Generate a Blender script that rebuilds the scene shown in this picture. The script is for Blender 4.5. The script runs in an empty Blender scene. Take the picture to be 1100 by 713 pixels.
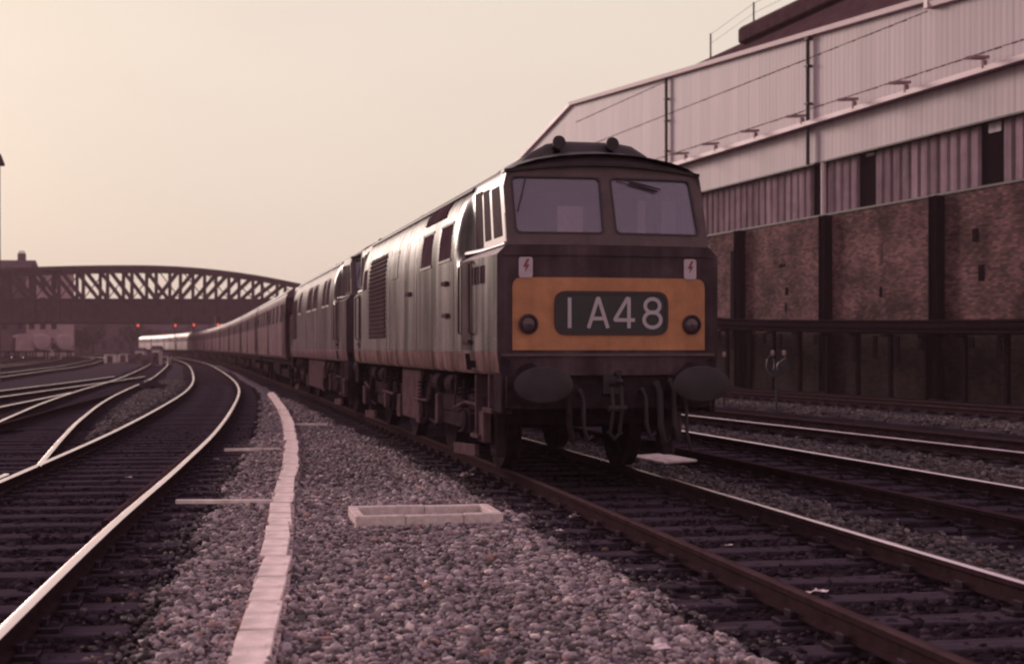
import bpy, bmesh, math, random
import numpy as np
from mathutils import Vector, Matrix
R = math.radians
random.seed(7)
rng = np.random.default_rng(7)
scene = bpy.context.scene
COL = scene.collection

# ------------------------------------------------------------------ camera
cam_d = bpy.data.cameras.new('camera')
cam = bpy.data.objects.new('camera', cam_d)
COL.objects.link(cam)
cam.location = (0, 0, 1.60)
cam.rotation_euler = (R(90), 0, R(-12.7))
cam_d.lens = 50
cam_d.sensor_width = 36
cam_d.shift_y = 0.015
cam_d.clip_start = 0.1
cam_d.clip_end = 3000
cam_d.dof.use_dof = True
cam_d.dof.focus_distance = 13.5
cam_d.dof.aperture_fstop = 2.6
scene.camera = cam

# ------------------------------------------------------------------ world, sun, exposure
SUN_EL, SUN_AZ = R(14), R(-22)      # azimuth from +Y towards +X
world = bpy.data.worlds.new('World')
scene.world = world
world.use_nodes = True
nt = world.node_tree
for n in list(nt.nodes):
    nt.nodes.remove(n)
W = nt.nodes.new
out = W('ShaderNodeOutputWorld')
bg = W('ShaderNodeBackground')
bg.inputs['Strength'].default_value = 0.1
sky = W('ShaderNodeTexSky')
sky.sky_type = 'NISHITA'
sky.sun_disc = False
sky.sun_elevation = SUN_EL
sky.sun_rotation = SUN_AZ
sky.dust_density = 4.0
sky.air_density = 1.0
tc = W('ShaderNodeTexCoord')
sep = W('ShaderNodeSeparateXYZ')
ramp = W('ShaderNodeValToRGB')
ramp.color_ramp.elements[0].position = 0.0
ramp.color_ramp.elements[0].color = (0.86, 0.715, 0.61, 1)
ramp.color_ramp.elements[1].position = 0.50
ramp.color_ramp.elements[1].color = (0.58, 0.445, 0.525, 1)
e = ramp.color_ramp.elements.new(0.26)
e.color = (0.88, 0.757, 0.652, 1)
mul = W('ShaderNodeVectorMath'); mul.operation = 'SCALE'; mul.inputs['Scale'].default_value = 10.0
mix = W('ShaderNodeMixRGB'); mix.inputs['Fac'].default_value = 0.96
nt.links.new(tc.outputs['Generated'], sep.inputs[0])
nt.links.new(sep.outputs['Z'], ramp.inputs['Fac'])
sn = W('ShaderNodeTexNoise'); sn.inputs['Scale'].default_value = 2.6; sn.inputs['Detail'].default_value = 5
smap = W('ShaderNodeMapping'); smap.inputs['Scale'].default_value = (1, 1, 3.2)
nt.links.new(tc.outputs['Generated'], smap.inputs[0]); nt.links.new(smap.outputs[0], sn.inputs['Vector'])
smr = W('ShaderNodeMapRange'); smr.inputs['From Min'].default_value = 0.3; smr.inputs['From Max'].default_value = 0.7
smr.inputs['To Min'].default_value = 9.65; smr.inputs['To Max'].default_value = 10.3
nt.links.new(sn.outputs['Fac'], smr.inputs['Value']); nt.links.new(smr.outputs[0], mul.inputs['Scale'])
nt.links.new(ramp.outputs['Color'], mul.inputs[0])
nt.links.new(sky.outputs['Color'], mix.inputs['Color1'])
nt.links.new(mul.outputs[0], mix.inputs['Color2'])
nt.links.new(mix.outputs['Color'], bg.inputs['Color'])
nt.links.new(bg.outputs[0], out.inputs['Surface'])

sun_d = bpy.data.lights.new('sun', 'SUN')
sun_d.energy = 3.3
sun_d.angle = R(12)
sun_d.color = (1.0, 0.80, 0.70)
sun = bpy.data.objects.new('sun', sun_d)
COL.objects.link(sun)
sd = Vector((math.sin(SUN_AZ) * math.cos(SUN_EL), math.cos(SUN_AZ) * math.cos(SUN_EL), math.sin(SUN_EL)))
sun.rotation_euler = sd.to_track_quat('Z', 'Y').to_euler()

vs = scene.view_settings
vs.view_transform = 'Standard'
vs.look = 'None'
vs.exposure = 0.0
vs.gamma = 1.0
scene.render.engine = 'CYCLES'
cy = scene.cycles
cy.use_denoising = True
cy.max_bounces = 6
cy.diffuse_bounces = 3
cy.glossy_bounces = 3
cy.transparent_max_bounces = 8
cy.volume_bounces = 0
cy.use_fast_gi = False
cy.pixel_filter_type = 'BLACKMAN_HARRIS'
cy.filter_width = 2.2

# ------------------------------------------------------------------ materials
MATS = {}
def material(name, col, rough=0.8, metal=0.0, var=0.25, scale=3.0, col2=None, bump=0.0, bscale=40.0,
             stretch=None, spec=0.4, streak=0.0, island=0.0, coat=0.0):
    if name in MATS:
        return MATS[name]
    m = bpy.data.materials.new(name)
    m.use_nodes = True
    t = m.node_tree
    b = t.nodes['Principled BSDF']
    b.inputs['Roughness'].default_value = rough
    b.inputs['Metallic'].default_value = metal
    if coat:
        b.inputs['Coat Weight'].default_value = coat; b.inputs['Coat Roughness'].default_value = 0.27
    b.inputs['Specular IOR Level'].default_value = spec if rough < 0.78 else 0.0
    c = t.nodes.new('ShaderNodeTexCoord')
    mp = t.nodes.new('ShaderNodeMapping')
    if stretch:
        mp.inputs['Scale'].default_value = stretch
    t.links.new(c.outputs['Object'], mp.inputs[0])
    n = t.nodes.new('ShaderNodeTexNoise')
    n.inputs['Scale'].default_value = scale
    n.inputs['Detail'].default_value = 8
    n.inputs['Roughness'].default_value = 0.65
    t.links.new(mp.outputs[0], n.inputs['Vector'])
    r = t.nodes.new('ShaderNodeValToRGB')
    tint = lambda q: (q[0], q[1] * 0.96, q[2] * 1.08)
    col = tint(col); col2 = tint(col2) if col2 else None
    a = [max(0, x * (1 - var)) for x in col]
    z = [min(1, x * (1 + var)) for x in (col2 or col)]
    r.color_ramp.elements[0].position = 0.3
    r.color_ramp.elements[0].color = (*a, 1)
    r.color_ramp.elements[1].position = 0.7
    r.color_ramp.elements[1].color = (*z, 1)
    t.links.new(n.outputs['Fac'], r.inputs['Fac'])
    last = r.outputs['Color']
    if streak:
        mp2 = t.nodes.new('ShaderNodeMapping')
        mp2.inputs['Scale'].default_value = (1.0, 1.0, 0.06)
        t.links.new(c.outputs['Object'], mp2.inputs[0])
        n2 = t.nodes.new('ShaderNodeTexNoise')
        n2.inputs['Scale'].default_value = 5.0
        n2.inputs['Detail'].default_value = 6
        t.links.new(mp2.outputs[0], n2.inputs['Vector'])
        r2 = t.nodes.new('ShaderNodeMapRange')
        r2.inputs['From Min'].default_value = 0.35
        r2.inputs['From Max'].default_value = 0.7
        r2.inputs['To Min'].default_value = 1.0 - streak
        r2.inputs['To Max'].default_value = 1.0 + streak * 0.5
        t.links.new(n2.outputs['Fac'], r2.inputs['Value'])
        mm = t.nodes.new('ShaderNodeVectorMath'); mm.operation = 'SCALE'
        t.links.new(last, mm.inputs[0]); t.links.new(r2.outputs[0], mm.inputs['Scale'])
        last = mm.outputs[0]
        if coat:
            cw = t.nodes.new('ShaderNodeMath'); cw.operation = 'MULTIPLY'; cw.inputs[1].default_value = coat; cw.use_clamp = True
            r4 = t.nodes.new('ShaderNodeMapRange')
            r4.inputs['From Min'].default_value = 0.38; r4.inputs['From Max'].default_value = 0.62
            r4.inputs['To Min'].default_value = 0.6; r4.inputs['To Max'].default_value = 1.15
            t.links.new(n2.outputs['Fac'], r4.inputs['Value'])
            t.links.new(r4.outputs[0], cw.inputs[0]); t.links.new(cw.outputs[0], b.inputs['Coat Weight'])
    if island:
        g = t.nodes.new('ShaderNodeNewGeometry')
        r3 = t.nodes.new('ShaderNodeMapRange')
        r3.inputs['To Min'].default_value = 1.0 - island
        r3.inputs['To Max'].default_value = 1.0 + island
        t.links.new(g.outputs['Random Per Island'], r3.inputs['Value'])
        mm = t.nodes.new('ShaderNodeVectorMath'); mm.operation = 'SCALE'
        t.links.new(last, mm.inputs[0]); t.links.new(r3.outputs[0], mm.inputs['Scale'])
        last = mm.outputs[0]
    t.links.new(last, b.inputs['Base Color'])
    rr = t.nodes.new('ShaderNodeMapRange')
    rr.inputs['To Min'].default_value = max(0.02, rough - (0.04 if coat else 0.12))
    rr.inputs['To Max'].default_value = min(1, rough + (0.04 if coat else 0.12))
    t.links.new(n.outputs['Fac'], rr.inputs['Value'])
    t.links.new(rr.outputs[0], b.inputs['Roughness'])
    if bump:
        nb = t.nodes.new('ShaderNodeTexNoise')
        nb.inputs['Scale'].default_value = bscale
        nb.inputs['Detail'].default_value = 5
        t.links.new(mp.outputs[0], nb.inputs['Vector'])
        bp = t.nodes.new('ShaderNodeBump')
        bp.inputs['Strength'].default_value = bump
        bp.inputs['Distance'].default_value = 0.02
        t.links.new(nb.outputs['Fac'], bp.inputs['Height'])
        t.links.new(bp.outputs[0], b.inputs['Normal'])
    MATS[name] = m
    return m

def emission(name, col, strength):
    m = bpy.data.materials.new(name); m.use_nodes = True
    b = m.node_tree.nodes['Principled BSDF']
    b.inputs['Base Color'].default_value = (*col, 1)
    b.inputs['Emission Color'].default_value = (*col, 1)
    b.inputs['Emission Strength'].default_value = strength
    return m

def glass(name, tint, fac):
    m = bpy.data.materials.new(name); m.use_nodes = True
    t = m.node_tree
    t.nodes.remove(t.nodes['Principled BSDF'])
    o = t.nodes['Material Output']
    tr = t.nodes.new('ShaderNodeBsdfTransparent'); tr.inputs['Color'].default_value = (*tint, 1)
    gl = t.nodes.new('ShaderNodeBsdfGlossy'); gl.inputs['Roughness'].default_value = 0.06
    gl.inputs['Color'].default_value = (0.85, 0.80, 0.95, 1)
    fr = t.nodes.new('ShaderNodeFresnel'); fr.inputs['IOR'].default_value = 1.5
    ad = t.nodes.new('ShaderNodeMath'); ad.operation = 'ADD'; ad.inputs[1].default_value = fac - 0.055; ad.use_clamp = True
    dd = t.nodes.new('ShaderNodeBsdfDiffuse'); dd.inputs['Color'].default_value = (0.48, 0.38, 0.44, 1)
    m1 = t.nodes.new('ShaderNodeMixShader'); m1.inputs[0].default_value = 0.17   # film of dirt
    t.links.new(tr.outputs[0], m1.inputs[1]); t.links.new(dd.outputs[0], m1.inputs[2])
    mx = t.nodes.new('ShaderNodeMixShader')
    t.links.new(fr.outputs[0], ad.inputs[0]); t.links.new(ad.outputs[0], mx.inputs[0])
    t.links.new(m1.outputs[0], mx.inputs[1]); t.links.new(gl.outputs[0], mx.inputs[2])
    t.links.new(mx.outputs[0], o.inputs['Surface'])
    return m

M_CINDER = material('cinder_ground', (0.022, 0.0155, 0.0185), 0.95, var=0.5, scale=1.2, bump=0.8, bscale=18)
M_BED = material('oily_bed', (0.022, 0.0155, 0.0185), 0.9, var=0.5, scale=6, bump=0.9, bscale=22)
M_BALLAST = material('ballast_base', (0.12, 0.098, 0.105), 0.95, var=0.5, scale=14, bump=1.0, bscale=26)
M_STONE = material('ballast_stone', (0.245, 0.192, 0.215), 0.9, var=0.3, scale=4, col2=(0.27, 0.200, 0.215), island=0.55)
M_STONE2 = material('darkened_stone', (0.105, 0.080, 0.092), 0.9, var=0.3, scale=4, island=0.5)  # darker copy of the ballast stone, replaced below by the mixed version
M_BALLAST2 = material('darkened_ballast_base', (0.060, 0.048, 0.052), 0.95, var=0.5, scale=14, bump=1.0, bscale=26)  # darker base; holds the vignette falloff of the right-hand strips in its colour
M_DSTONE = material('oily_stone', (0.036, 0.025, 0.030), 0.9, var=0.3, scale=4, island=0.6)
M_SLEEPER = material('sleeper_timber', (0.062, 0.045, 0.054), 0.85, var=0.45, scale=3, stretch=(1, 9, 9), bump=0.6, bscale=14)
M_CHAIR = material('rail_chair', (0.028, 0.019, 0.021), 0.8, var=0.3)
M_RAILSIDE = material('rail_side_rust', (0.030, 0.017, 0.018), 0.8, var=0.35, scale=8)
M_RAILTOP = material('rail_top_polished', (0.86, 0.72, 0.68), 0.24, metal=1.0, var=0.12, scale=2)
M_RAILDULL = material('rail_top_dull', (0.060, 0.036, 0.037), 0.8, metal=0.0, var=0.25, scale=4)
M_CONC = material('concrete', (0.70, 0.575, 0.50), 0.9, var=0.34, scale=5, island=0.12, bump=0.4, bscale=60)
M_CONC2 = material('concrete_box', (0.62, 0.505, 0.45), 0.9, var=0.3, scale=12, bump=0.4, bscale=60)
M_PAPER = material('paper_litter', (0.72, 0.58, 0.55), 0.9, var=0.12, scale=20)
M_BRICKDARK = None
M_STEEL_DK = material('dark_steel', (0.030, 0.020, 0.024), 0.7, var=0.3, scale=5)
M_TAR = material('tarred_steel', (0.013, 0.0078, 0.0095), 0.95, var=0.3, scale=5)
M_UNDER = material('underframe_grime', (0.034, 0.023, 0.026), 0.85, var=0.45, scale=5, bump=0.3)
M_DUSTY = material('brake_dust_steel', (0.085, 0.051, 0.053), 0.8, var=0.35, scale=5)
M_GREEN = material('dark_green_paint', (0.088, 0.055, 0.062), 0.3, var=0.4, scale=2.0, streak=0.65, spec=0.0, coat=0.62)
M_FRONT = material('dark_green_nose', (0.074, 0.044, 0.050), 0.5, var=0.4, scale=3, spec=0.0, streak=0.4, coat=0.16)
M_LIME = material('pale_green_skirt', (0.185, 0.117, 0.108), 0.8, var=0.35, scale=2.5, streak=0.5)
M_ROOF = material('locomotive_roof', (0.050, 0.034, 0.036), 0.55, var=0.3, scale=3)
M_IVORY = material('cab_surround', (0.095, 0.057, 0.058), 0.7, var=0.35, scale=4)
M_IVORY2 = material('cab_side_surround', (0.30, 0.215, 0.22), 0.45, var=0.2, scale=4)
M_YELLOW = material('warning_yellow', (0.48, 0.205, 0.098), 0.6, var=0.2, scale=5, spec=0.2, streak=0.14)
M_BLACK = material('headcode_black', (0.022, 0.017, 0.020), 0.35, var=0.2)
M_CHARW = material('headcode_white', (0.46, 0.38, 0.40), 0.7, var=0.08)
M_WPLATE = material('white_plate', (0.50, 0.38, 0.40), 0.7, var=0.15, scale=10)
M_RED = material('red_marking', (0.24, 0.09, 0.095), 0.8, var=0.15)
M_LENS = material('lamp_lens', (0.10, 0.062, 0.065), 0.3, var=0.2)
M_RUBBER = material('window_rubber', (0.045, 0.028, 0.030), 0.7, var=0.2)
M_INTER = material('cab_interior', (0.22, 0.16, 0.18), 0.8, var=0.2, scale=2)
M_GLASS = glass('windscreen_glass', (0.9, 0.84, 0.9), 0.085)
M_DKGLASS = material('dark_window', (0.052, 0.031, 0.036), 0.8, var=0.3, scale=4, coat=0.08)
M_SIDEGLASS = material('side_window', (0.075, 0.045, 0.050), 0.85, var=0.3)
M_MAROON = material('maroon_paint', (0.095, 0.057, 0.064), 0.6, var=0.25, scale=2, streak=0.35, spec=0.0, coat=0.35)
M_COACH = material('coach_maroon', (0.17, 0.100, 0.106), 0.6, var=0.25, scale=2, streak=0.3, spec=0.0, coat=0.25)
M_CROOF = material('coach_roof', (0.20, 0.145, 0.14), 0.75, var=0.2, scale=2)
M_CREAM = material('pale_cream', (0.60, 0.47, 0.42), 0.45, var=0.15, scale=2)  # sun glare on the far coaches put into the colour; also pale huts
M_BRIDGE = material('bridge_iron', (0.080, 0.050, 0.054), 0.8, var=0.3, scale=1)
M_VAN = material('goods_van_body', (0.16, 0.10, 0.10), 0.8, var=0.25, scale=1)
M_VANPALE = material('goods_van_pale', (0.36, 0.24, 0.23), 0.8, var=0.2, scale=1)
M_CITY = material('far_masonry', (0.12, 0.08, 0.088), 0.9, var=0.3, scale=0.3)
M_SLATE = material('far_slate', (0.085, 0.058, 0.066), 0.9, var=0.3, scale=0.5)
M_GUTTER = material('cream_gutter', (0.62, 0.47, 0.46), 0.6, var=0.15, scale=2)
M_SHEDROOF = material('shed_roof', (0.070, 0.040, 0.042), 0.85, var=0.3, scale=1.5)
M_PIPE = material('dark_downpipe', (0.040, 0.024, 0.028), 0.7, var=0.2)
M_BOARD = material('asbestos_board', (0.26, 0.185, 0.20), 0.85, var=0.22, scale=1.5, streak=0.3, island=0.22)
M_SLOT = material('dark_opening', (0.012, 0.008, 0.010), 0.9, var=0.1)
M_LEAF = material('far_leaves', (0.060, 0.048, 0.046), 0.9, var=0.4, scale=2, island=0.4)
M_BARK = material('far_bark', (0.05, 0.035, 0.034), 0.9)

def stone_material(name, k):
    m = bpy.data.materials.new(name); m.use_nodes = True
    t = m.node_tree; b = t.nodes['Principled BSDF']
    b.inputs['Roughness'].default_value = 0.9; b.inputs['Specular IOR Level'].default_value = 0.12
    g = t.nodes.new('ShaderNodeNewGeometry')
    rp = t.nodes.new('ShaderNodeValToRGB'); rp.color_ramp.interpolation = 'CONSTANT'
    cols = [(0.0, (.085, .068, .073)), (.16, (.16, .132, .142)), (.36, (.22, .182, .195)), (.56, (.27, .222, .235)), (.72, (.19, .150, .150)), (.80, (.30, .255, .265)),
            (.91, (.36, .29, .29)), (.955, (.30, .185, .165)), (.98, (.50, .42, .40))]
    el = rp.color_ramp.elements
    while len(el) > 1: el.remove(el[-1])
    el[0].position = 0; el[0].color = (*[c * k for c in cols[0][1]], 1)
    for p, c in cols[1:]:
        e_ = el.new(p); e_.color = (c[0] * k * 1.05, c[1] * k * 0.96, c[2] * k, 1)
    t.links.new(g.outputs['Random Per Island'], rp.inputs['Fac'])
    c = t.nodes.new('ShaderNodeTexCoord')
    n = t.nodes.new('ShaderNodeTexNoise'); n.inputs['Scale'].default_value = 45; n.inputs['Detail'].default_value = 4
    n2 = t.nodes.new('ShaderNodeTexNoise'); n2.inputs['Scale'].default_value = 0.9; n2.inputs['Detail'].default_value = 4
    t.links.new(c.outputs['Object'], n.inputs['Vector']); t.links.new(c.outputs['Object'], n2.inputs['Vector'])
    a = t.nodes.new('ShaderNodeMapRange'); a.inputs['From Min'].default_value = .3; a.inputs['From Max'].default_value = .7; a.inputs['To Min'].default_value = .72; a.inputs['To Max'].default_value = 1.2
    a2 = t.nodes.new('ShaderNodeMapRange'); a2.inputs['From Min'].default_value = .35; a2.inputs['From Max'].default_value = .65; a2.inputs['To Min'].default_value = .8; a2.inputs['To Max'].default_value = 1.12
    t.links.new(n.outputs['Fac'], a.inputs['Value']); t.links.new(n2.outputs['Fac'], a2.inputs['Value'])
    mu = t.nodes.new('ShaderNodeMath'); mu.operation = 'MULTIPLY'; t.links.new(a.outputs[0], mu.inputs[0]); t.links.new(a2.outputs[0], mu.inputs[1])
    sc = t.nodes.new('ShaderNodeVectorMath'); sc.operation = 'SCALE'
    t.links.new(rp.outputs['Color'], sc.inputs[0]); t.links.new(mu.outputs[0], sc.inputs['Scale']); t.links.new(sc.outputs[0], b.inputs['Base Color'])
    bp = t.nodes.new('ShaderNodeBump'); bp.inputs['Strength'].default_value = .6; bp.inputs['Distance'].default_value = .01
    t.links.new(n.outputs['Fac'], bp.inputs['Height']); t.links.new(bp.outputs[0], b.inputs['Normal'])
    return m
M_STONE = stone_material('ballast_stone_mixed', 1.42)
M_STONE2 = stone_material('darkened_stone_mixed', 0.52)  # on the right-hand strips, vignette darkening is put into the stone colour

def brick_material():
    m = bpy.data.materials.new('sooty_brick'); m.use_nodes = True
    t = m.node_tree; b = t.nodes['Principled BSDF']
    b.inputs['Roughness'].default_value = 0.95; b.inputs['Specular IOR Level'].default_value = 0.05
    c = t.nodes.new('ShaderNodeTexCoord')
    sp = t.nodes.new('ShaderNodeSeparateXYZ'); cb = t.nodes.new('ShaderNodeCombineXYZ')
    t.links.new(c.outputs['Object'], sp.inputs[0])
    t.links.new(sp.outputs['X'], cb.inputs['X']); t.links.new(sp.outputs['Z'], cb.inputs['Y'])
    br = t.nodes.new('ShaderNodeTexBrick')
    br.inputs['Scale'].default_value = 1.0
    br.inputs['Brick Width'].default_value = 0.235
    br.inputs['Row Height'].default_value = 0.078
    br.inputs['Mortar Size'].default_value = 0.009
    br.inputs['Color1'].default_value = (0.070, 0.036, 0.040, 1)
    br.inputs['Color2'].default_value = (0.21, 0.098, 0.100, 1)
    br.inputs['Mortar'].default_value = (0.075, 0.045, 0.052, 1)
    br.inputs['Bias'].default_value = -0.1
    t.links.new(cb.outputs[0], br.inputs['Vector'])
    n = t.nodes.new('ShaderNodeTexNoise'); n.inputs['Scale'].default_value = 0.55; n.inputs['Detail'].default_value = 9
    n.inputs['Roughness'].default_value = 0.62
    t.links.new(c.outputs['Object'], n.inputs['Vector'])
    mr = t.nodes.new('ShaderNodeMapRange')
    mr.inputs['From Min'].default_value = 0.38; mr.inputs['From Max'].default_value = 0.62
    mr.inputs['To Min'].default_value = 0.40; mr.inputs['To Max'].default_value = 1.35
    t.links.new(n.outputs['Fac'], mr.inputs['Value'])
    # the brick is darker up to two metres, with a wandering upper edge
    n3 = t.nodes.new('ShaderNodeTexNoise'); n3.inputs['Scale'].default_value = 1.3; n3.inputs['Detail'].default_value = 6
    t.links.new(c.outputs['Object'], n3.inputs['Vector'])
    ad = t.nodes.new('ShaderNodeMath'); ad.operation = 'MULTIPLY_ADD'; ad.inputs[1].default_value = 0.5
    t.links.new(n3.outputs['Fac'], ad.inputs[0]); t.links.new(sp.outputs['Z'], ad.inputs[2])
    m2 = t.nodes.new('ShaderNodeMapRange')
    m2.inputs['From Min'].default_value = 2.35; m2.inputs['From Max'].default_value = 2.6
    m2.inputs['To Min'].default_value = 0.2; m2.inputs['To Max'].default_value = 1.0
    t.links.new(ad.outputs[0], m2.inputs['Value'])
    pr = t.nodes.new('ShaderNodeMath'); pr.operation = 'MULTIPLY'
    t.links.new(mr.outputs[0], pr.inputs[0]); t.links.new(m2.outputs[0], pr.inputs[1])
    s = t.nodes.new('ShaderNodeVectorMath'); s.operation = 'SCALE'
    t.links.new(br.outputs['Color'], s.inputs[0]); t.links.new(pr.outputs[0], s.inputs['Scale'])
    t.links.new(s.outputs[0], b.inputs['Base Color'])
    bp = t.nodes.new('ShaderNodeBump'); bp.inputs['Strength'].default_value = 0.5; bp.inputs['Distance'].default_value = 0.01
    bp.invert = True
    t.links.new(br.outputs['Fac'], bp.inputs['Height']); t.links.new(bp.outputs[0], b.inputs['Normal'])
    return m
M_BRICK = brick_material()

def sheet_material():
    m = bpy.data.materials.new('corrugated_sheet'); m.use_nodes = True
    t = m.node_tree; b = t.nodes['Principled BSDF']
    b.inputs['Roughness'].default_value = 0.7
    c = t.nodes.new('ShaderNodeTexCoord')
    sp = t.nodes.new('ShaderNodeSeparateXYZ'); t.links.new(c.outputs['Object'], sp.inputs[0])
    dv = t.nodes.new('ShaderNodeMath'); dv.operation = 'DIVIDE'; dv.inputs[1].default_value = 0.95
    fl = t.nodes.new('ShaderNodeMath'); fl.operation = 'FLOOR'
    t.links.new(sp.outputs['X'], dv.inputs[0]); t.links.new(dv.outputs[0], fl.inputs[0])
    wn = t.nodes.new('ShaderNodeTexWhiteNoise'); wn.noise_dimensions = '1D'
    t.links.new(fl.outputs[0], wn.inputs['W'])
    r1 = t.nodes.new('ShaderNodeMapRange'); r1.inputs['To Min'].default_value = 0.90; r1.inputs['To Max'].default_value = 1.06
    t.links.new(wn.outputs['Value'], r1.inputs['Value'])
    # dark seam where sheets meet
    fr = t.nodes.new('ShaderNodeMath'); fr.operation = 'FRACT'; t.links.new(dv.outputs[0], fr.inputs[0])
    ls = t.nodes.new('ShaderNodeMath'); ls.operation = 'LESS_THAN'; ls.inputs[1].default_value = 0.05
    t.links.new(fr.outputs[0], ls.inputs[0])
    r2 = t.nodes.new('ShaderNodeMapRange'); r2.inputs['To Min'].default_value = 1.0; r2.inputs['To Max'].default_value = 0.80
    t.links.new(ls.outputs[0], r2.inputs['Value'])
    mp = t.nodes.new('ShaderNodeMapping'); mp.inputs['Scale'].default_value = (1.6, 1.6, 0.14)
    t.links.new(c.outputs['Object'], mp.inputs[0])
    n = t.nodes.new('ShaderNodeTexNoise'); n.inputs['Scale'].default_value = 1.6; n.inputs['Detail'].default_value = 8
    t.links.new(mp.outputs[0], n.inputs['Vector'])
    r3 = t.nodes.new('ShaderNodeMapRange'); r3.inputs['From Min'].default_value = 0.3; r3.inputs['From Max'].default_value = 0.7
    r3.inputs['To Min'].default_value = 0.90; r3.inputs['To Max'].default_value = 1.05
    t.links.new(n.outputs['Fac'], r3.inputs['Value'])
    a = t.nodes.new('ShaderNodeMath'); a.operation = 'MULTIPLY'
    t.links.new(r1.outputs[0], a.inputs[0]); t.links.new(r2.outputs[0], a.inputs[1])
    a2 = t.nodes.new('ShaderNodeMath'); a2.operation = 'MULTIPLY'
    t.links.new(a.outputs[0], a2.inputs[0]); t.links.new(r3.outputs[0], a2.inputs[1])
    s = t.nodes.new('ShaderNodeVectorMath'); s.operation = 'SCALE'; s.inputs[0].default_value = (0.415, 0.312, 0.36)
    t.links.new(a2.outputs[0], s.inputs['Scale'])
    t.links.new(s.outputs[0], b.inputs['Base Color'])
    return m
M_SHEET = sheet_material()

# ------------------------------------------------------------------ mesh helpers
class MB:
    def __init__(s):
        s.v = []; s.f = []; s.m = []
    def add(s, vs_, fs, m=0):
        o = len(s.v)
        s.v += [tuple(p) for p in vs_]
        for f in fs:
            s.f.append(tuple(i + o for i in f)); s.m.append(m)
        return s
    def box(s, x0, x1, y0, y1, z0, z1, m=0):
        return s.add([(x0, y0, z0), (x1, y0, z0), (x1, y1, z0), (x0, y1, z0),
                      (x0, y0, z1), (x1, y0, z1), (x1, y1, z1), (x0, y1, z1)],
                     [(0, 3, 2, 1), (4, 5, 6, 7), (0, 1, 5, 4), (1, 2, 6, 5), (2, 3, 7, 6), (3, 0, 4, 7)], m)
    def beam(s, a, b, w, h, m=0):
        a, b = Vector(a), Vector(b)
        d = (b - a).normalized()
        up = Vector((0, 0, 1)) if abs(d.z) < 0.95 else Vector((0, 1, 0))
        n = d.cross(up).normalized() * w / 2
        u = n.cross(d).normalized() * h / 2
        P = [p + i * n + j * u for p in (a, b) for i, j in ((-1, -1), (1, -1), (1, 1), (-1, 1))]
        return s.add(P, [(0, 1, 2, 3), (7, 6, 5, 4), (0, 4, 5, 1), (1, 5, 6, 2), (2, 6, 7, 3), (3, 7, 4, 0)], m)
    def tube(s, path, r, n=8, m=0, caps=True):
        path = [Vector(p) for p in path]
        rs = r if isinstance(r, (list, tuple)) else [r] * len(path)
        rings = []
        for i, p in enumerate(path):
            d = (path[min(i + 1, len(path) - 1)] - path[max(i - 1, 0)]).normalized()
            up = Vector((0, 0, 1)) if abs(d.z) < 0.9 else Vector((1, 0, 0))
            a = d.cross(up).normalized(); b = a.cross(d)
            rings.append([p + (a * math.cos(2 * math.pi * k / n) + b * math.sin(2 * math.pi * k / n)) * rs[i] for k in range(n)])
        V = [q for ring in rings for q in ring]
        F = []
        for i in range(len(path) - 1):
            for k in range(n):
                k2 = (k + 1) % n
                F.append((i * n + k, i * n + k2, (i + 1) * n + k2, (i + 1) * n + k))
        if caps:
            F.append(tuple(range(n))[::-1]); F.append(tuple((len(path) - 1) * n + k for k in range(n)))
        return s.add(V, F, m)
    def lathe(s, prof, c, axis='y', n=24, m=0, sx=1.0, sz=1.0):
        # prof: (radius, offset along axis)
        V = []; F = []
        for r, o in prof:
            for k in range(n):
                a = 2 * math.pi * k / n
                p, q = r * math.cos(a) * sx, r * math.sin(a) * sz
                if axis == 'y': V.append((c[0] + p, c[1] + o, c[2] + q))
                elif axis == 'x': V.append((c[0] + o, c[1] + p, c[2] + q))
                else: V.append((c[0] + p, c[1] + q, c[2] + o))
        for i in range(len(prof) - 1):
            for k in range(n):
                k2 = (k + 1) % n
                F.append((i * n + k, i * n + k2, (i + 1) * n + k2, (i + 1) * n + k))
        F.append(tuple(range(n))); F.append(tuple((len(prof) - 1) * n + k for k in range(n))[::-1])
        return s.add(V, F, m)
    def prism(s, poly, fn, a0, a1, m=0):
        n = len(poly)
        V = [fn(p, a0) for p in poly] + [fn(p, a1) for p in poly]
        F = [tuple(range(n)), tuple(range(n, 2 * n))[::-1]] + [(i, (i + 1) % n, n + (i + 1) % n, n + i) for i in range(n)]
        return s.add(V, F, m)
    def build(s, name, mats, parent=None, loc=None, rot=None, smooth=None, bevel=0.0):
        me = bpy.data.meshes.new(name)
        me.from_pydata(s.v, [], s.f)
        mats = mats if isinstance(mats, (list, tuple)) else [mats]
        for mm in mats:
            me.materials.append(mm)
        if len(mats) > 1:
            me.polygons.foreach_set('material_index', s.m)
        bm = bmesh.new(); bm.from_mesh(me)
        bmesh.ops.recalc_face_normals(bm, faces=bm.faces)
        if bevel:
            ed = [e_ for e_ in bm.edges if len(e_.link_faces) == 2 and e_.calc_face_angle(0) > R(35)]
            bmesh.ops.bevel(bm, geom=ed, offset=bevel, segments=1, affect='EDGES', clamp_overlap=True)
        bm.to_mesh(me); bm.free()
        if smooth is not None:
            me.polygons.foreach_set('use_smooth', [True] * len(me.polygons))
            me.set_sharp_from_angle(angle=R(smooth))
        o = bpy.data.objects.new(name, me)
        COL.objects.link(o)
        if parent: o.parent = parent
        if loc is not None: o.location = loc
        if rot is not None: o.rotation_euler = rot
        return o

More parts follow.
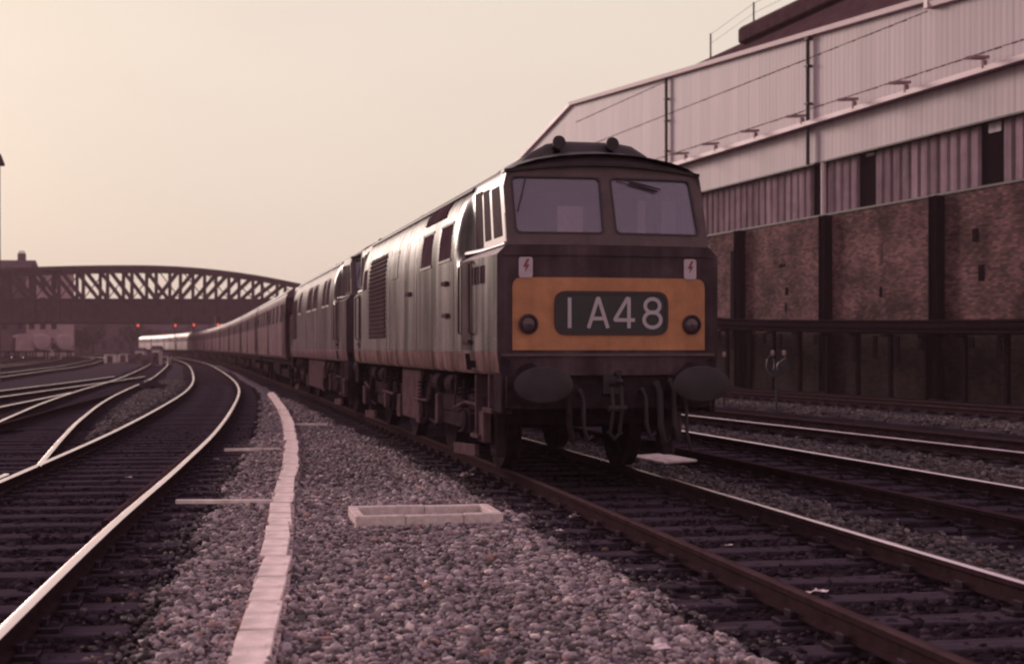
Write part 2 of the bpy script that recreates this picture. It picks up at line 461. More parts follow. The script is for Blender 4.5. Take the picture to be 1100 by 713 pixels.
def tag(o, label=None, cat=None, group=None, kind=None):
    if label: o['label'] = label
    if cat: o['category'] = cat
    if group: o['group'] = group
    if kind: o['kind'] = kind
    return o
def thing(name, label, cat, loc=(0, 0, 0), rz=0, group=None):
    o = bpy.data.objects.new(name, None)
    COL.objects.link(o)
    o.empty_display_size = 0.2
    o.location = loc; o.rotation_euler = (0, 0, rz)
    return tag(o, label, cat, group)
def copy_tree(o, parent=None):
    c = o.copy(); COL.objects.link(c)
    if parent: c.parent = parent
    for ch in list(o.children):
        copy_tree(ch, c)
    return c

def smoothstep(t):
    t = max(0.0, min(1.0, t)); return t * t * (3 - 2 * t)
def interp(tab, y):
    """Catmull-Rom through (y, x)."""
    ys = [p[0] for p in tab]
    if y <= ys[0]:
        k = (tab[1][1] - tab[0][1]) / (tab[1][0] - tab[0][0]); return tab[0][1] + k * (y - ys[0])
    if y >= ys[-1]:
        k = (tab[-1][1] - tab[-2][1]) / (tab[-1][0] - tab[-2][0]); return tab[-1][1] + k * (y - ys[-1])
    i = max(j for j in range(len(ys) - 1) if ys[j] <= y)
    def sl(j):
        if j == 0: return (tab[1][1] - tab[0][1]) / (ys[1] - ys[0])
        if j == len(ys) - 1: return (tab[-1][1] - tab[-2][1]) / (ys[-1] - ys[-2])
        return (tab[j + 1][1] - tab[j - 1][1]) / (ys[j + 1] - ys[j - 1])
    h = ys[i + 1] - ys[i]; t = (y - ys[i]) / h
    a, b = tab[i][1], tab[i + 1][1]
    return (2 * t**3 - 3 * t**2 + 1) * a + (t**3 - 2 * t**2 + t) * h * sl(i) + (-2 * t**3 + 3 * t**2) * b + (t**3 - t**2) * h * sl(i + 1)

# ------------------------------------------------------------------ track centre lines: X as a function of Y
LOCO = [(-5, 3.98), (2, 4.17), (8, 4.30), (15, 4.42), (22, 4.45), (30, 4.43), (45, 4.38), (60, 4.32), (100, 4.15), (150, 3.3),
        (200, 1.35), (235, -1.7), (270, -6.1), (310, -12.6), (360, -23)]
L1 = [(3, -2.02), (7.74, -1.71), (12.3, -1.38), (17.9, -.9), (25.4, -.33), (35.4, .24), (47.3, .77), (58.8, 1.03), (71.4, 1.10),
      (95.8, 1.0), (120, .75), (150, .0), (200, -2.1), (235, -5.2), (270, -9.7), (310, -16.3), (360, -27)]
def far_shift(y):
    return min(0.0, interp(LOCO, y) - 4.3) if y > 60 else 0.0
L2 = [(14, -2.45), (18.5, -2.60), (24, -2.79), (30, -2.95), (40, -3.06), (50, -2.96), (64, -2.66), (76, -2.55), (127, -2.75), (150, -3.4), (200, -5.5), (235, -8.6), (270, -13.1), (310, -19.8)]
L3 = [(6, -6.0), (14, -5.4), (22, -4.8), (30, -4.25), (36.7, -3.85), (43, -3.4), (48, -3.05)]
L4 = [(20, -9.3), (30, -8.0), (40, -6.8), (50.8, -5.55), (58.6, -4.65), (66, -3.85), (76, -2.85)]
L5 = [(30, -12.5), (60, -10.4), (73.9, -9.95), (92.8, -9.6), (113, -9.2), (150, -10.0), (200, -12.3), (260, -20)]
L6 = [(60, -15.2), (80, -14.8), (111, -14.5), (150, -15.2), (200, -17.8), (260, -25)]
L7 = [(60, -19.5), (111, -19.2), (150, -20), (200, -22.8), (260, -30)]
L8 = [(60, -24.0), (111, -24.0), (150, -25), (200, -28.0), (260, -36)]
R2 = [(-5, 7.72), (5, 7.70), (23, 7.64), (45, 7.5), (100, 7.3), (150, 6.6), (220, 3.5)]
R3 = [(0, 13.3), (17.8, 12.02), (31, 11.05), (50, 9.7), (65, 9.0), (100, 8.6)]
DIRW = (-0.0736, 0.9973)                       # direction of the long shed, away from the camera
WB = (23.1, 40.9)                               # foot of one of its columns
def wall_line(outd):
    # a line parallel to the wall, outd metres in front of it, as a table of (y, x)
    return [(y, WB[0] + DIRW[0] / DIRW[1] * (y - WB[1]) - outd) for y in (5, 30, 60, 100, 140)]
R4 = wall_line(5.0)
R5 = wall_line(2.2)

# ------------------------------------------------------------------ ground and ballast
def ground():
    nx = 60
    mb = MB()
    s = 620.0
    mb.add([(-s, -120, -0.062), (s, -120, -0.062), (s, 720, -0.062), (-s, 720, -0.062)], [(0, 1, 2, 3)])
    tag(mb.build('ground', M_CINDER), 'dark cinder ground spread across the whole railway yard', 'ground', kind='structure')
ground()

def ribbon(name, mat, lf, rf, y0, y1, z, step=0.35, rag=0.06, edge=0.10, label=None):
    """a low bank of ballast between two edges given as functions of y"""
    mb = MB(); rows = []
    y = y0
    while y <= y1:
        a = lf(y) + random.uniform(-rag, rag); b = rf(y) + random.uniform(-rag, rag)
        if b - a > 0.12:
            e_ = min(edge, (b - a) * 0.3)
            rows.append([(a, y, -0.074), (a + e_, y, z), (b - e_, y, z), (b, y, -0.074)])
        else:
            rows.append(None)
        y += step * (1 if y < 40 else 4)
    for r0, r1 in zip(rows, rows[1:]):
        if r0 and r1:
            for k in range(3):
                mb.add([r0[k], r0[k + 1], r1[k + 1], r1[k]], [(0, 1, 2, 3)])
    return tag(mb.build(name, mat), label, 'ballast', kind='structure')

ICO = None
def ico():
    bm = bmesh.new(); bmesh.ops.create_icosphere(bm, subdivisions=1, radius=1.0)
    V = np.array([v.co[:] for v in bm.verts]); F = np.array([[v.index for v in f.verts] for f in bm.faces])
    bm.free(); return V, F
ICO_V, ICO_F = ico()
def stones(name, mat, pts, smin, smax, label):
    """one mesh of loose broken stones at pts (n,3)"""
    n = len(pts); nv = len(ICO_V); nf = len(ICO_F)
    base = ICO_V[None].repeat(n, 0) * rng.uniform(0.45, 1.35, (n, nv, 1))
    sc = rng.uniform(0.65, 1.3, (n, 1, 3)) * np.array([1, 1, 0.72]) * (smin + (smax - smin) * rng.random((n, 1, 1)) ** 3)
    base = base * sc
    a = rng.uniform(0, 2 * math.pi, n); c, s_ = np.cos(a), np.sin(a)
    x = base[..., 0] * c[:, None] - base[..., 1] * s_[:, None]
    y = base[..., 0] * s_[:, None] + base[..., 1] * c[:, None]
    V = np.stack([x, y, base[..., 2]], -1) + np.asarray(pts)[:, None, :]
    F = ICO_F[None] + (np.arange(n) * nv)[:, None, None]
    me = bpy.data.meshes.new(name)
    me.vertices.add(n * nv); me.vertices.foreach_set('co', V.reshape(-1).astype(np.float32))
    me.loops.add(n * nf * 3); me.loops.foreach_set('vertex_index', F.reshape(-1).astype(np.int32))
    me.polygons.add(n * nf); me.polygons.foreach_set('loop_start', np.arange(0, n * nf * 3, 3, dtype=np.int32))
    me.update(calc_edges=True)
    me.materials.append(mat)
    o = bpy.data.objects.new(name, me); COL.objects.link(o)
    return tag(o, label, 'gravel', kind='stuff')
def scatter(lf, rf, bands, z, zr=0.02, inset=0.0):
    P = []
    for y0, y1, dens in bands:
        k = int((y1 - y0) * max(0.1, rf((y0 + y1) / 2) - lf((y0 + y1) / 2)) * dens)
        for _ in range(k):
            y = random.uniform(y0, y1); a, b = lf(y) - inset, rf(y) + inset
            if b - a < 0.1: continue
            x = random.uniform(a, b)
            e_ = min(x - a, b - x)
            zz = z if e_ > 0.12 else z - 0.09 * (1 - e_ / 0.12) * 0.8
            P.append((x, y, zz + random.uniform(-0.4, 1) * zr))
    return np.array(P)

wob = lambda y, s: 0.07 * math.sin(y * 1.7 + s) + 0.05 * math.sin(y * 4.3 + 2 * s) + 0.04 * math.sin(y * 9.1 + s)
A_l = lambda y: interp(L1, y) + 0.7525 + 0.70 + wob(y, 1)
A_r = lambda y: interp(LOCO, y) - 0.7525 - 0.66 + wob(y, 4)
B_l = lambda y: interp(LOCO, y) + 0.7525 + 0.14 + 0.4 * wob(y, 2)
B_r = lambda y: min(interp(LOCO, y) + 1.86, interp(R2, y) - 1.1) + wob(y, 3)
C_l = lambda y: interp(R2, y) + 1.36 + wob(y, 5)
C_r = lambda y: interp(R3, y) - 1.36 + wob(y, 6)
D_c = wall_line(8.2)
D_l = lambda y: interp(D_c, y) - 0.8 + wob(y, 7)
D_r = lambda y: interp(D_c, y) + 0.8 + wob(y, 8)
E_l = lambda y: interp(L2, y) + 1.15 + wob(y, 9)
E_r = lambda y: interp(L1, y) - 1.42 + wob(y, 10)
F_l = lambda y: interp(L5, y) + 1.5 + wob(y, 11)
F_r = lambda y: max(F_l(y) + 0.3, min(interp(L2, y) - 1.5, interp(L4, y) - 1.5 if y < 66 else 9)) + wob(y, 12)
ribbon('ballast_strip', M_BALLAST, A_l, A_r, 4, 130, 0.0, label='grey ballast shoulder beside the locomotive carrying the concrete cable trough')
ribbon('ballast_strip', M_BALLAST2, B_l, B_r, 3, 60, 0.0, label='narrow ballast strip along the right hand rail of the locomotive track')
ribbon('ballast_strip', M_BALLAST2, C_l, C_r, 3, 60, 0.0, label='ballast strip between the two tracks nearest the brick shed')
ribbon('ballast_strip', M_BALLAST2, D_l, D_r, 8, 90, 0.03, label='pale ballast strip along the foot of the sooty shed wall')
ribbon('ballast_strip', M_BALLAST2, E_l, E_r, 24, 150, 0.0, label='ballast patch inside the curve between diverging left tracks')
ribbon('ballast_strip', M_BALLAST2, F_l, F_r, 46, 180, 0.0, label='far ballast patch among the distant left sidings')

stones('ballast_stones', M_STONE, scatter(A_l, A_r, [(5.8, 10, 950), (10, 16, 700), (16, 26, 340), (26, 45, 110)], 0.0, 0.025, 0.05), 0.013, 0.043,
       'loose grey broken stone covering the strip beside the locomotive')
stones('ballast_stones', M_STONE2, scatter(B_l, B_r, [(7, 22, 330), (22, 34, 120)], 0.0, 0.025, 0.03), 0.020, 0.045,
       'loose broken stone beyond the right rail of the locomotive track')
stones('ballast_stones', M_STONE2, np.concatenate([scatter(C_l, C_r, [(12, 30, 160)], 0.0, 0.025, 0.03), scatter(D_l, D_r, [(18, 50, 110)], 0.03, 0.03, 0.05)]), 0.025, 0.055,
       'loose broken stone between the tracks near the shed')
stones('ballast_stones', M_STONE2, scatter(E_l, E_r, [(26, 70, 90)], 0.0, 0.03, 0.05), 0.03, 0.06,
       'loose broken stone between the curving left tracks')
def along(n):
    P = []
    for _ in range(n):
        y = 5.2 + 24 * random.random() ** 1.5; sd = random.choice((-1, 1))
        P.append((interp(TR, y) + sd * random.uniform(.075, .17), y, random.uniform(.0, .03) + (.05 if random.random() < .12 else 0)))
    for _ in range(220):
        x = 2.08 + random.uniform(-.72, .72); P.append((x, 12.9 - .42 - random.uniform(.01, .08), random.uniform(0, .03)))
        P.append((2.08 + random.uniform(-.5, .5), 12.9 + random.uniform(-.3, .3), random.uniform(-.01, .01)))
    return np.array(P)
TR = [(5, .02), (7.03, .267), (9.1, .475), (11.7, .69), (14.8, .92), (19.2, 1.30), (26.1, 1.75), (34, 2.15), (48.6, 2.62)]
stones('ballast_stones', M_STONE, along(1500), 0.012, 0.034, 'grey stones banked against the cable trough and the concrete frame')
def fringe(f, sgn, y0, y1, n):
    P = []
    for _ in range(n):
        y = y0 + (y1 - y0) * random.random() ** 1.4
        P.append((f(y) + sgn * (abs(random.gauss(0, 0.20)) - 0.04), y, -0.045 + random.uniform(-.01, .012)))
    return np.array(P)
stones('ballast_stones', M_STONE2, np.concatenate([fringe(A_l, -1, 5.8, 26, 1500), fringe(A_r, 1, 5, 26, 1500), fringe(B_r, 1, 7, 22, 500)]), 0.015, 0.036,
       'dark stones strewn from the ballast edges onto the sleeper ends')
bedl = lambda y: interp(L1, y) - 2.6
bedr = lambda y: interp(L1, y) + 1.5
bl2 = lambda y: interp(LOCO, y) - 1.45
br2 = lambda y: interp(LOCO, y) + 1.4
br3 = lambda y: interp(LOCO, y) + 2.0
br4 = lambda y: interp(R2, y) + 1.4
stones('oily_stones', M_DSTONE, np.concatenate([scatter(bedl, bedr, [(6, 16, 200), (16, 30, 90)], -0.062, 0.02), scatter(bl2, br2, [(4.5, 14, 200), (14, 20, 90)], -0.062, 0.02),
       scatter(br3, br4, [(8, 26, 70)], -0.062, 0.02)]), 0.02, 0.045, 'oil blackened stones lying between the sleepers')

# ------------------------------------------------------------------ tracks
RAIL_PROF = [(-0.036, -0.011), (-0.021, -0.001), (0.021, -0.001), (0.036, -0.011), (0.036, -0.045), (0.010, -0.058), (0.010, -0.115), (0.055, -0.132), (0.055, -0.148),
             (-0.055, -0.148), (-0.055, -0.132), (-0.010, -0.115), (-0.010, -0.058), (-0.036, -0.045)]
def frange(a, b, s):
    n = max(1, int(round((b - a) / s))); return [a + (b - a) * i / n for i in range(n + 1)]
def rail_mesh(tab, off, y0, y1, ztop, name, parent, dull=False):
    ys = frange(y0, min(60, y1), 0.8) + ([] if y1 <= 60 else frange(60, y1, 2.5)[1:])
    mb = MB(); n = len(RAIL_PROF); V = []
    for y in ys:
        x = interp(tab, y); dx = (interp(tab, y + 0.1) - interp(tab, y - 0.1)) / 0.2
        L = math.hypot(1, dx); nx, ny = 1 / L, -dx / L
        for px, pz in RAIL_PROF:
            V.append((x + nx * (off + px), y + ny * (off + px), ztop + pz))
    F = []; Mi = []
    for i in range(len(ys) - 1):
        for k in range(n):
            k2 = (k + 1) % n
            F.append((i * n + k, i * n + k2, (i + 1) * n + k2, (i + 1) * n + k)); Mi.append(0 if k < 3 else 1)
    F.append(tuple(range(n))); Mi.append(1); F.append(tuple((len(ys) - 1) * n + k for k in range(n))[::-1]); Mi.append(1)
    mb.v, mb.f, mb.m = V, F, Mi
    return mb.build(name, [M_RAILDULL if dull else M_RAILTOP, M_RAILSIDE], parent, smooth=40)
SLEEPERS = {}
def sleeper_mesh(left, right, gl=0.7525):
    key = (round(left, 2), round(right, 2), gl)
    if key not in SLEEPERS:
        mb = MB()
        mb.box(-left, right, -0.125, 0.125, -0.17, -0.035, 0)
        for sx in (-gl, 0.7525):
            mb.box(sx - 0.17, sx + 0.17, -0.075, 0.075, -0.034, 0.0015, 1)
            mb.box(sx - 0.10, sx - 0.058, -0.05, 0.05, 0.0015, 0.055, 1)
            mb.box(sx + 0.058, sx + 0.10, -0.05, 0.05, 0.0015, 0.055, 1)
        o = mb.build('sleeper', [M_SLEEPER, M_CHAIR], bevel=0.008)
        SLEEPERS[key] = o.data
        bpy.data.objects.remove(o)
    return SLEEPERS[key]
def track(tab, y0, y1, label, z=0.15, sl=(4, 40), left=1.3, left_fn=None, dull=(False, False), pitch=0.73, far_to=None, rails=(1, 1), rail_y0=None, gl=0.7525):
    t = thing('railway_track', label, 'railway track', (interp(tab, y0), y0, 0), group='railway tracks of the yard')
    def unparent_shift(o):
        o.location = (o.location[0] - t.location[0], o.location[1] - t.location[1], o.location[2])
    for k, off in enumerate((-gl, 0.7525)):
        if rails[k]:
            ya = rail_y0[k] if rail_y0 else y0
            unparent_shift(rail_mesh(tab, off, ya, y1, z, 'rail', t, dull[k]))
    y = sl[0]; far = MB(); cnt = 0
    end = far_to or sl[1]
    while y < end:
        x = interp(tab, y); dx = (interp(tab, y + 0.1) - interp(tab, y - 0.1)) / 0.2
        a = -math.atan(dx)
        lft = left_fn(y) if left_fn else left
        if y < sl[1] and cnt < 95:
            o = bpy.data.objects.new('sleeper', sleeper_mesh(lft, 1.3, gl))
            COL.objects.link(o); o.parent = t
            o.location = (x - t.location[0], y - t.location[1] + random.uniform(-.03, .03), z - 0.15 + random.uniform(-0.008, 0.004))
            o.rotation_euler = (random.uniform(-.01, .01), random.uniform(-.004, .004), a + random.uniform(-.012, .012))
            cnt += 1
        else:
            far.box(x - lft - t.location[0], x + 1.3 - t.location[0], y - 0.125 - t.location[1], y + 0.125 - t.location[1], -0.17, -0.04 + z - 0.15)
        y += pitch
    if far.v:
        tag(far.build('sleeper', M_SLEEPER, t), kind='stuff')
    return t
track(LOCO, -2, 330, 'track the leading diesel stands on, running out to the lower right corner', sl=(3.5, 48), far_to=60, dull=(True, False))
t1 = track(L1, 3, 340, 'track curving beside the concrete cable trough, with shining rails', sl=(5, 62), far_to=130,
      left_fn=lambda y: 3.1 if 9 < y < 29.6 else 1.55, gl=1.0)
# check rail inside the right hand rail, opposite the crossing nose
cr = rail_mesh(L1, 0.66, 12.5, 20.5, 0.146, 'check_rail', t1, True)
wr_ = rail_mesh(L1, -1.13, 13.0, 17.2, 0.147, 'wing_rail', t1)
wr_.location = (-t1.location[0], -t1.location[1], 0)
cr.location = (-t1.location[0], -t1.location[1], 0)
track(L2, 14, 330, 'second track from the trough, crossing into the curving one at a shiny frog', z=0.148, sl=(30.2, 80), far_to=130,
      left_fn=lambda y: 2.6 if y < 46 else 1.3, rail_y0=(14, 18.3))
track(L3, 5, 48, 'short diverging track at the left edge with one dull rail', z=0.145, sl=(6, 28), dull=(False, True))
track(L4, 18, 74, 'track bearing away left from the second track beyond the frog', z=0.142, sl=(20, 47))
track(L5, 30, 250, 'distant siding curving beside the far ballast patch on the left', z=0.15, sl=(40, 90), far_to=120)
track(L6, 60, 250, 'distant siding in front of the parked goods vans', z=0.15, sl=(62, 100))
track(L7, 60, 250, 'farthest siding that carries the goods vans under the bridge', z=0.15, sl=(62, 100))
track(R2, 0, 150, 'track next right of the diesel with one dull and one bright rail', sl=(8, 40), dull=(True, False))
track(R3, 6, 80, 'track on the right with a bright near rail converging toward the shed', sl=(10, 46), dull=(False, True))
track(R4, 12, 120, 'rusty track between the pale ballast strip and the shed wall', sl=(20, 62), dull=(True, True), z=0.15)

# ------------------------------------------------------------------ concrete cable trough, ducts, box, litter
TR = [(5, .02), (7.03, .267), (9.1, .475), (11.7, .69), (14.8, .92), (19.2, 1.30), (26.1, 1.75), (34, 2.15), (48.6, 2.62)]
def trough():
    t = thing('cable_trough', 'pale concrete cable trough winding through the ballast beside the curving track', 'cable trough', (interp(TR, 5), 5, 0))
    y = 5.0; k = 0
    mb0 = MB()
    while y < 48:
        L = 0.92 if y < 30 else 1.4
        x = interp(TR, y + L / 2); dx = (interp(TR, y + L) - interp(TR, y)) / L
        mb = MB(); w = 0.098
        jj = random.uniform(-.004, .004)
        chip = random.choice((-1, 1)) * w
        mb.box(-w, w, -L / 2 + 0.006, L / 2 - 0.006, 0.0, 0.05)
        lid = mb.build('trough_lid', M_CONC, t, (x - t.location[0] + random.uniform(-.012, .012), y + L / 2 - 5, 0.032 + jj),
                 (random.uniform(-.012, .012), random.uniform(-.02, .02), -math.atan(dx) + random.uniform(-.025, .025)), bevel=0.006)
        mb0.beam((x - dx * L / 2 - t.location[0], y - 5, -0.02), (x + dx * L / 2 - t.location[0], y + L - 5, -0.02), 0.24, 0.10)
        y += L; k += 1
    mb0.build('trough_body', M_CONC2, t)
trough()
def duct(x0, y0, x1, y1, label):
    mb = MB()
    mb.box(-0.03, math.hypot(x1 - x0, y1 - y0), -0.028, 0.028, 0, 0.045)
    tag(mb.build('cable_duct', M_CONC, None, (x0, y0, 0.012), (0, 0, math.atan2(y1 - y0, x1 - x0)), bevel=0.006), label, 'cable duct', 'cable ducts crossing the ballast')
def gpt(u, v, h):
    d = h * 1528 / (v - 373); lat = (u - 550) / 1528 * d
    s, c = math.sin(R(12.7)), math.cos(R(12.7))
    return lat * c + d * s, d * c - lat * s
for (u0, v0, u1, v1, lb) in ((192, 537, 296, 537, 'pale cable duct crossing the ballast nearest the camera'),
                             (243, 482, 303, 481.5, 'thin cable duct meeting the trough from the curving track'),
                             (318, 455, 352, 455, 'short cable duct leaving the trough toward the diesel')):
    a = gpt(u0, v0, 1.55); b = gpt(u1, v1, 1.55)
    duct(a[0], a[1], b[0], b[1], lb)
def concrete_box():
    t = thing('concrete_box', 'open rectangular concrete pit frame lying on the ballast', 'concrete frame', (2.08, 12.9, 0), R(-1.5))
    w, dp, th, h0, h1 = 0.66, 0.42, 0.085, -0.03, 0.115
    for nm, bx in (('frame_side', (-w, -0.222, -dp, -dp + th)), ('frame_side', (-0.218, 0.302, -dp + 0.006, -dp + th)), ('frame_side', (0.306, w, -dp - 0.004, -dp + th)),
                   ('frame_side', (-w, 0.05, dp - th, dp)), ('frame_side', (0.054, w, dp - th - 0.004, dp + 0.003)),
                   ('frame_end', (-w, -w + th, -dp + th + .003, dp - th - .007)), ('frame_end', (w - th, w, -dp + th + .003, dp - th - .007))):
        mb = MB(); mb.box(bx[0], bx[1], bx[2], bx[3], h0, h1 + random.uniform(-.006, .004))
        mb.build(nm, M_CONC2, t, bevel=0.009)
concrete_box()

def litter(name, u, v, s, label, parts=1, rz=0, h=1.62, flat=0.5):
    mb = MB(); x, y = gpt(u, v, h)
    n = 6
    V = []
    for i in range(n):
        for j in range(n):
            a, b_ = i / (n - 1) - .5, j / (n - 1) - .5
            fold = 0.35 * abs(a + 0.4 * b_ + 0.1 * math.sin(u)) + 0.12 * math.sin(5 * b_ + v)
            V.append((a * s + random.uniform(-.06, .06) * s, b_ * s * 0.7 + random.uniform(-.06, .06) * s,
                      max(0.004, flat * s * (fold + random.uniform(-.05, .12)))))
    F = [(i * n + j, i * n + j + 1, (i + 1) * n + j + 1, (i + 1) * n + j) for i in range(n - 1) for j in range(n - 1)]
    mb.add(V, F)
    o = mb.build(name, M_PAPER, None, (x, y, 1.60 - h + 0.012), (0, 0, rz))
    sm = o.modifiers.new('thickness', 'SOLIDIFY'); sm.thickness = 0.003
    return tag(o, label, 'litter', 'scraps of paper on the track')
litter('paper_scrap', 500, 513, 0.20, 'largest pale paper scrap beside the diesel front left wheel', rz=0.9, flat=0.8)
litter('paper_scrap', 513, 506, 0.18, 'pale torn paper scrap touching the rail by the front wheel', rz=0.5, flat=0.7)
litter('paper_scrap', 619, 557, 0.11, 'small white paper scrap against the outer side of the near rail', rz=0.3, flat=0.9)
litter('paper_scrap', 601, 571, 0.06, 'tiny pinkish scrap on the sleeper ends near the concrete frame', rz=0.3)
litter('paper_scrap', 707, 698, 0.11, 'pale scrap on the gravel edge at the bottom of the view', rz=0.2, h=1.57)
litter('paper_scrap', 878, 638, 0.13, 'crumpled pale scrap between the rails close to the camera', rz=0.6, h=1.58)
litter('paper_scrap', 783, 587, 0.06, 'tiny pale scrap on a sleeper in front of the diesel', rz=0.6)
litter('paper_scrap', 138, 514, 0.08, 'small pale scrap between the rails of the curving track', rz=0.1)
litter('paper_scrap', 232, 494, 0.08, 'small pale scrap at the edge of the ballast by the curving track', rz=0.1)


# ------------------------------------------------------------------ diesel locomotives
PROF = [(1.15, 1.25), (1.19, 1.295), (1.40, 1.32), (1.41, 1.32), (2.0, 1.32), (2.45, 1.32), (2.56, 1.318), (2.62, 1.315), (2.8, 1.30), (3.0, 1.265),
        (3.2, 1.195), (3.35, 1.10), (3.47, .97), (3.58, .77), (3.66, .5), (3.70, .25), (3.715, 0.0)]
def prof_hw(z):
    for (z0, h0), (z1, h1) in zip(PROF, PROF[1:]):
        if z0 <= z <= z1:
            return h0 + (h1 - h0) * (z - z0) / (z1 - z0)
    return PROF[0][1] if z < PROF[0][0] else 0.0
CABW = 1.135
def body_hw(e, z):
    """half width at distance e from the nearer end and height z"""
    p = prof_hw(z)
    lo = p * (0.945 + 0.055 * smoothstep(e / 2.0))
    hi = min(p, CABW) + (p - min(p, CABW)) * smoothstep((e - 1.72) / 0.28)
    t = max(0.0, min(1.0, (z - 2.45) / 0.11))
    return lo + (hi - lo) * t
def rake(z):
    return 0.0 if z < 2.56 else (z - 2.56) * 0.33
def bulge(x, w=1.22):
    return 0.10 * max(0.0, 1 - (x / w) ** 2)

def locomotive(name, label, loc, rz, L, paint, skirt, roof, cabf, cabs, nose, style):
    t = thing(name, label, 'diesel locomotive', loc, rz, 'diesel locomotives heading the train')
    st = [0, .06, .15, .3, .5, .75, 1.0, 1.3, 1.6, 1.72, 1.79, 1.86, 1.93, 2.0, 2.3, 2.8]
    mid = frange(3.4, L - 3.4, 1.0)
    # ---- shell
    mb = MB(); nP = len(PROF)
    ys = st + mid + [L - s for s in reversed(st)]
    for side in (-1, 1):
        V = []
        for y in ys:
            e_ = min(y, L - y)
            for z, hw in PROF:
                h = body_hw(e_, z)
                zz = z
                off = rake(min(z, 3.37)) * max(0, 1 - e_ / 2.6)
                if z >= 3.35:
                    k = smoothstep(e_ / 0.95) ** 0.6
                    zf = 3.365 + (z - 3.35) * 0.56
                    zz = zf + (z - zf) * k
                    off += -bulge(h, 1.2) * max(0, 1 - e_ / 1.4) - 0.05 * max(0, 1 - e_ / 0.6)
                yy = y + off if y < L / 2 else y - off
                V.append((side * h, yy, zz))
        F = []; base = len(mb.v)
        for i in range(len(ys) - 1):
            for j in range(nP - 1):
                e_ = min(ys[i], L - ys[i]); z = PROF[j][0]
                m = 1 if 1.15 <= z < 1.40 else (2 if z >= 3.35 else 0)
                if m == 0 and z >= 2.45 and ys[i] < 1.72: m = 3
                if z >= 2.56 and z < 3.35 and ys[i] < 1.60:      # the cab windows are built open: a strip of wall above and below
                    pass
                q = (i * nP + j, i * nP + j + 1, (i + 1) * nP + j + 1, (i + 1) * nP + j)
                mb.add([], [])
                mb.f.append(tuple(base + k for k in q)); mb.m.append(m)
        mb.v += V
    # lower front and rear faces, bulged in plan
    zs = [1.15, 1.19, 1.40, 1.9, 2.45, 2.56]
    for end in (0, 1):
        xs = [-1, -.9, -.7, -.45, -.2, 0, .2, .45, .7, .9, 1]
        V = []
        for z in zs:
            h = body_hw(0, z)
            for a in xs:
                y = -bulge(a * h, h)
                V.append((a * h, y if end == 0 else L - y, z))
        n = len(xs)
        mb.add(V, [(i * n + j, i * n + j + 1, (i + 1) * n + j + 1, (i + 1) * n + j) for i in range(len(zs) - 1) for j in range(n - 1)], 4)
    # floor pan and roof lip
    mb.box(-1.2, 1.2, 0.06, L - 0.06, 1.16, 1.20, 4)
    body = mb.build('body', [paint, skirt, roof, cabs, nose], t, smooth=42)

    def front(x, z, o):                      # a point on the cab front, o metres proud of it
        return (x, rake(z) - bulge(x, body_hw(0, min(z, 3.34))) - o, z)
    # ---- windscreen frame with two openings
    def loop_rr(x0, x1, x2, x3, z0, z1, r, n=4):
        """rounded quad: bottom x0..x1 at z0, top x3..x2 at z1"""
        P = []
        C = [(x0, z0), (x1, z0), (x2, z1), (x3, z1)]
        for i in range(4):
            p = Vector(C[i]); a = (Vector(C[i - 1]) - p).normalized(); b = (Vector(C[(i + 1) % 4]) - p).normalized()
            for k in range(n + 1):
                s = k / n
                P.append(tuple(p + a * r * (1 - s) ** 2 + b * r * s ** 2))
        return P
    def front_plate(nm, outer, holes, mat, o0, o1, par, edge_mat=None):
        bm = bmesh.new()
        def put(loop):
            # resample so that the plate can follow the bulge
            Q = []
            for i in range(len(loop)):
                a, b = Vector(loop[i]), Vector(loop[(i + 1) % len(loop)])
                k = max(1, int((b - a).length / 0.13))
                Q += [a + (b - a) * j / k for j in range(k)]
            vs_ = [bm.verts.new((q[0], 0, q[1])) for q in Q]
            return [bm.edges.new((vs_[i], vs_[(i + 1) % len(vs_)])) for i in range(len(vs_))]
        ed = []
        for lp in [outer] + holes:
            ed += put(lp)
        bmesh.ops.triangle_fill(bm, edges=ed, use_beauty=True, use_dissolve=False)
        for f in list(bm.faces):             # faces that fell into a hole
            c = f.calc_center_median()
            for lp in holes:
                ins = False; j = len(lp) - 1
                for i in range(len(lp)):
                    if (lp[i][1] > c.z) != (lp[j][1] > c.z) and c.x < (lp[j][0] - lp[i][0]) * (c.z - lp[i][1]) / (lp[j][1] - lp[i][1]) + lp[i][0]:
                        ins = not ins
                    j = i
                if ins:
                    bm.faces.remove(f); break
        r_ = bmesh.ops.extrude_face_region(bm, geom=list(bm.faces))
        top = [v for v in r_['geom'] if isinstance(v, bmesh.types.BMVert)]
        ts = set(top)
        for v in bm.verts:
            v.co = Vector(front(v.co.x, v.co.z, o1 if v in ts else o0))
        bmesh.ops.recalc_face_normals(bm, faces=bm.faces)
        me = bpy.data.meshes.new(nm); bm.to_mesh(me); bm.free()
        me.materials.append(mat)
        o = bpy.data.objects.new(nm, me); COL.objects.link(o); o.parent = par
        return o
    zt = lambda x: 3.365 + 0.085 * (1 - (x / 1.1) ** 2)
    outer = [(-1.14, 2.55), (-.6, 2.55), (0, 2.55), (.6, 2.55), (1.14, 2.55), (1.135, 2.9), (1.13, 3.2), (1.095, 3.36)] + \
            [(x, zt(x)) for x in (.9, .6, .3, 0, -.3, -.6, -.9)] + [(-1.095, 3.36), (-1.13, 3.2), (-1.135, 2.9)]
    wl = loop_rr(-1.03, -.085, -.075, -1.04, 2.685, 3.305, 0.055)
    wr = loop_rr(.065, 1.03, .985, .050, 2.685, 3.305, 0.055)
    front_plate('cab_front_frame', outer, [wl, wr], cabf, -0.05, 0.004, t)
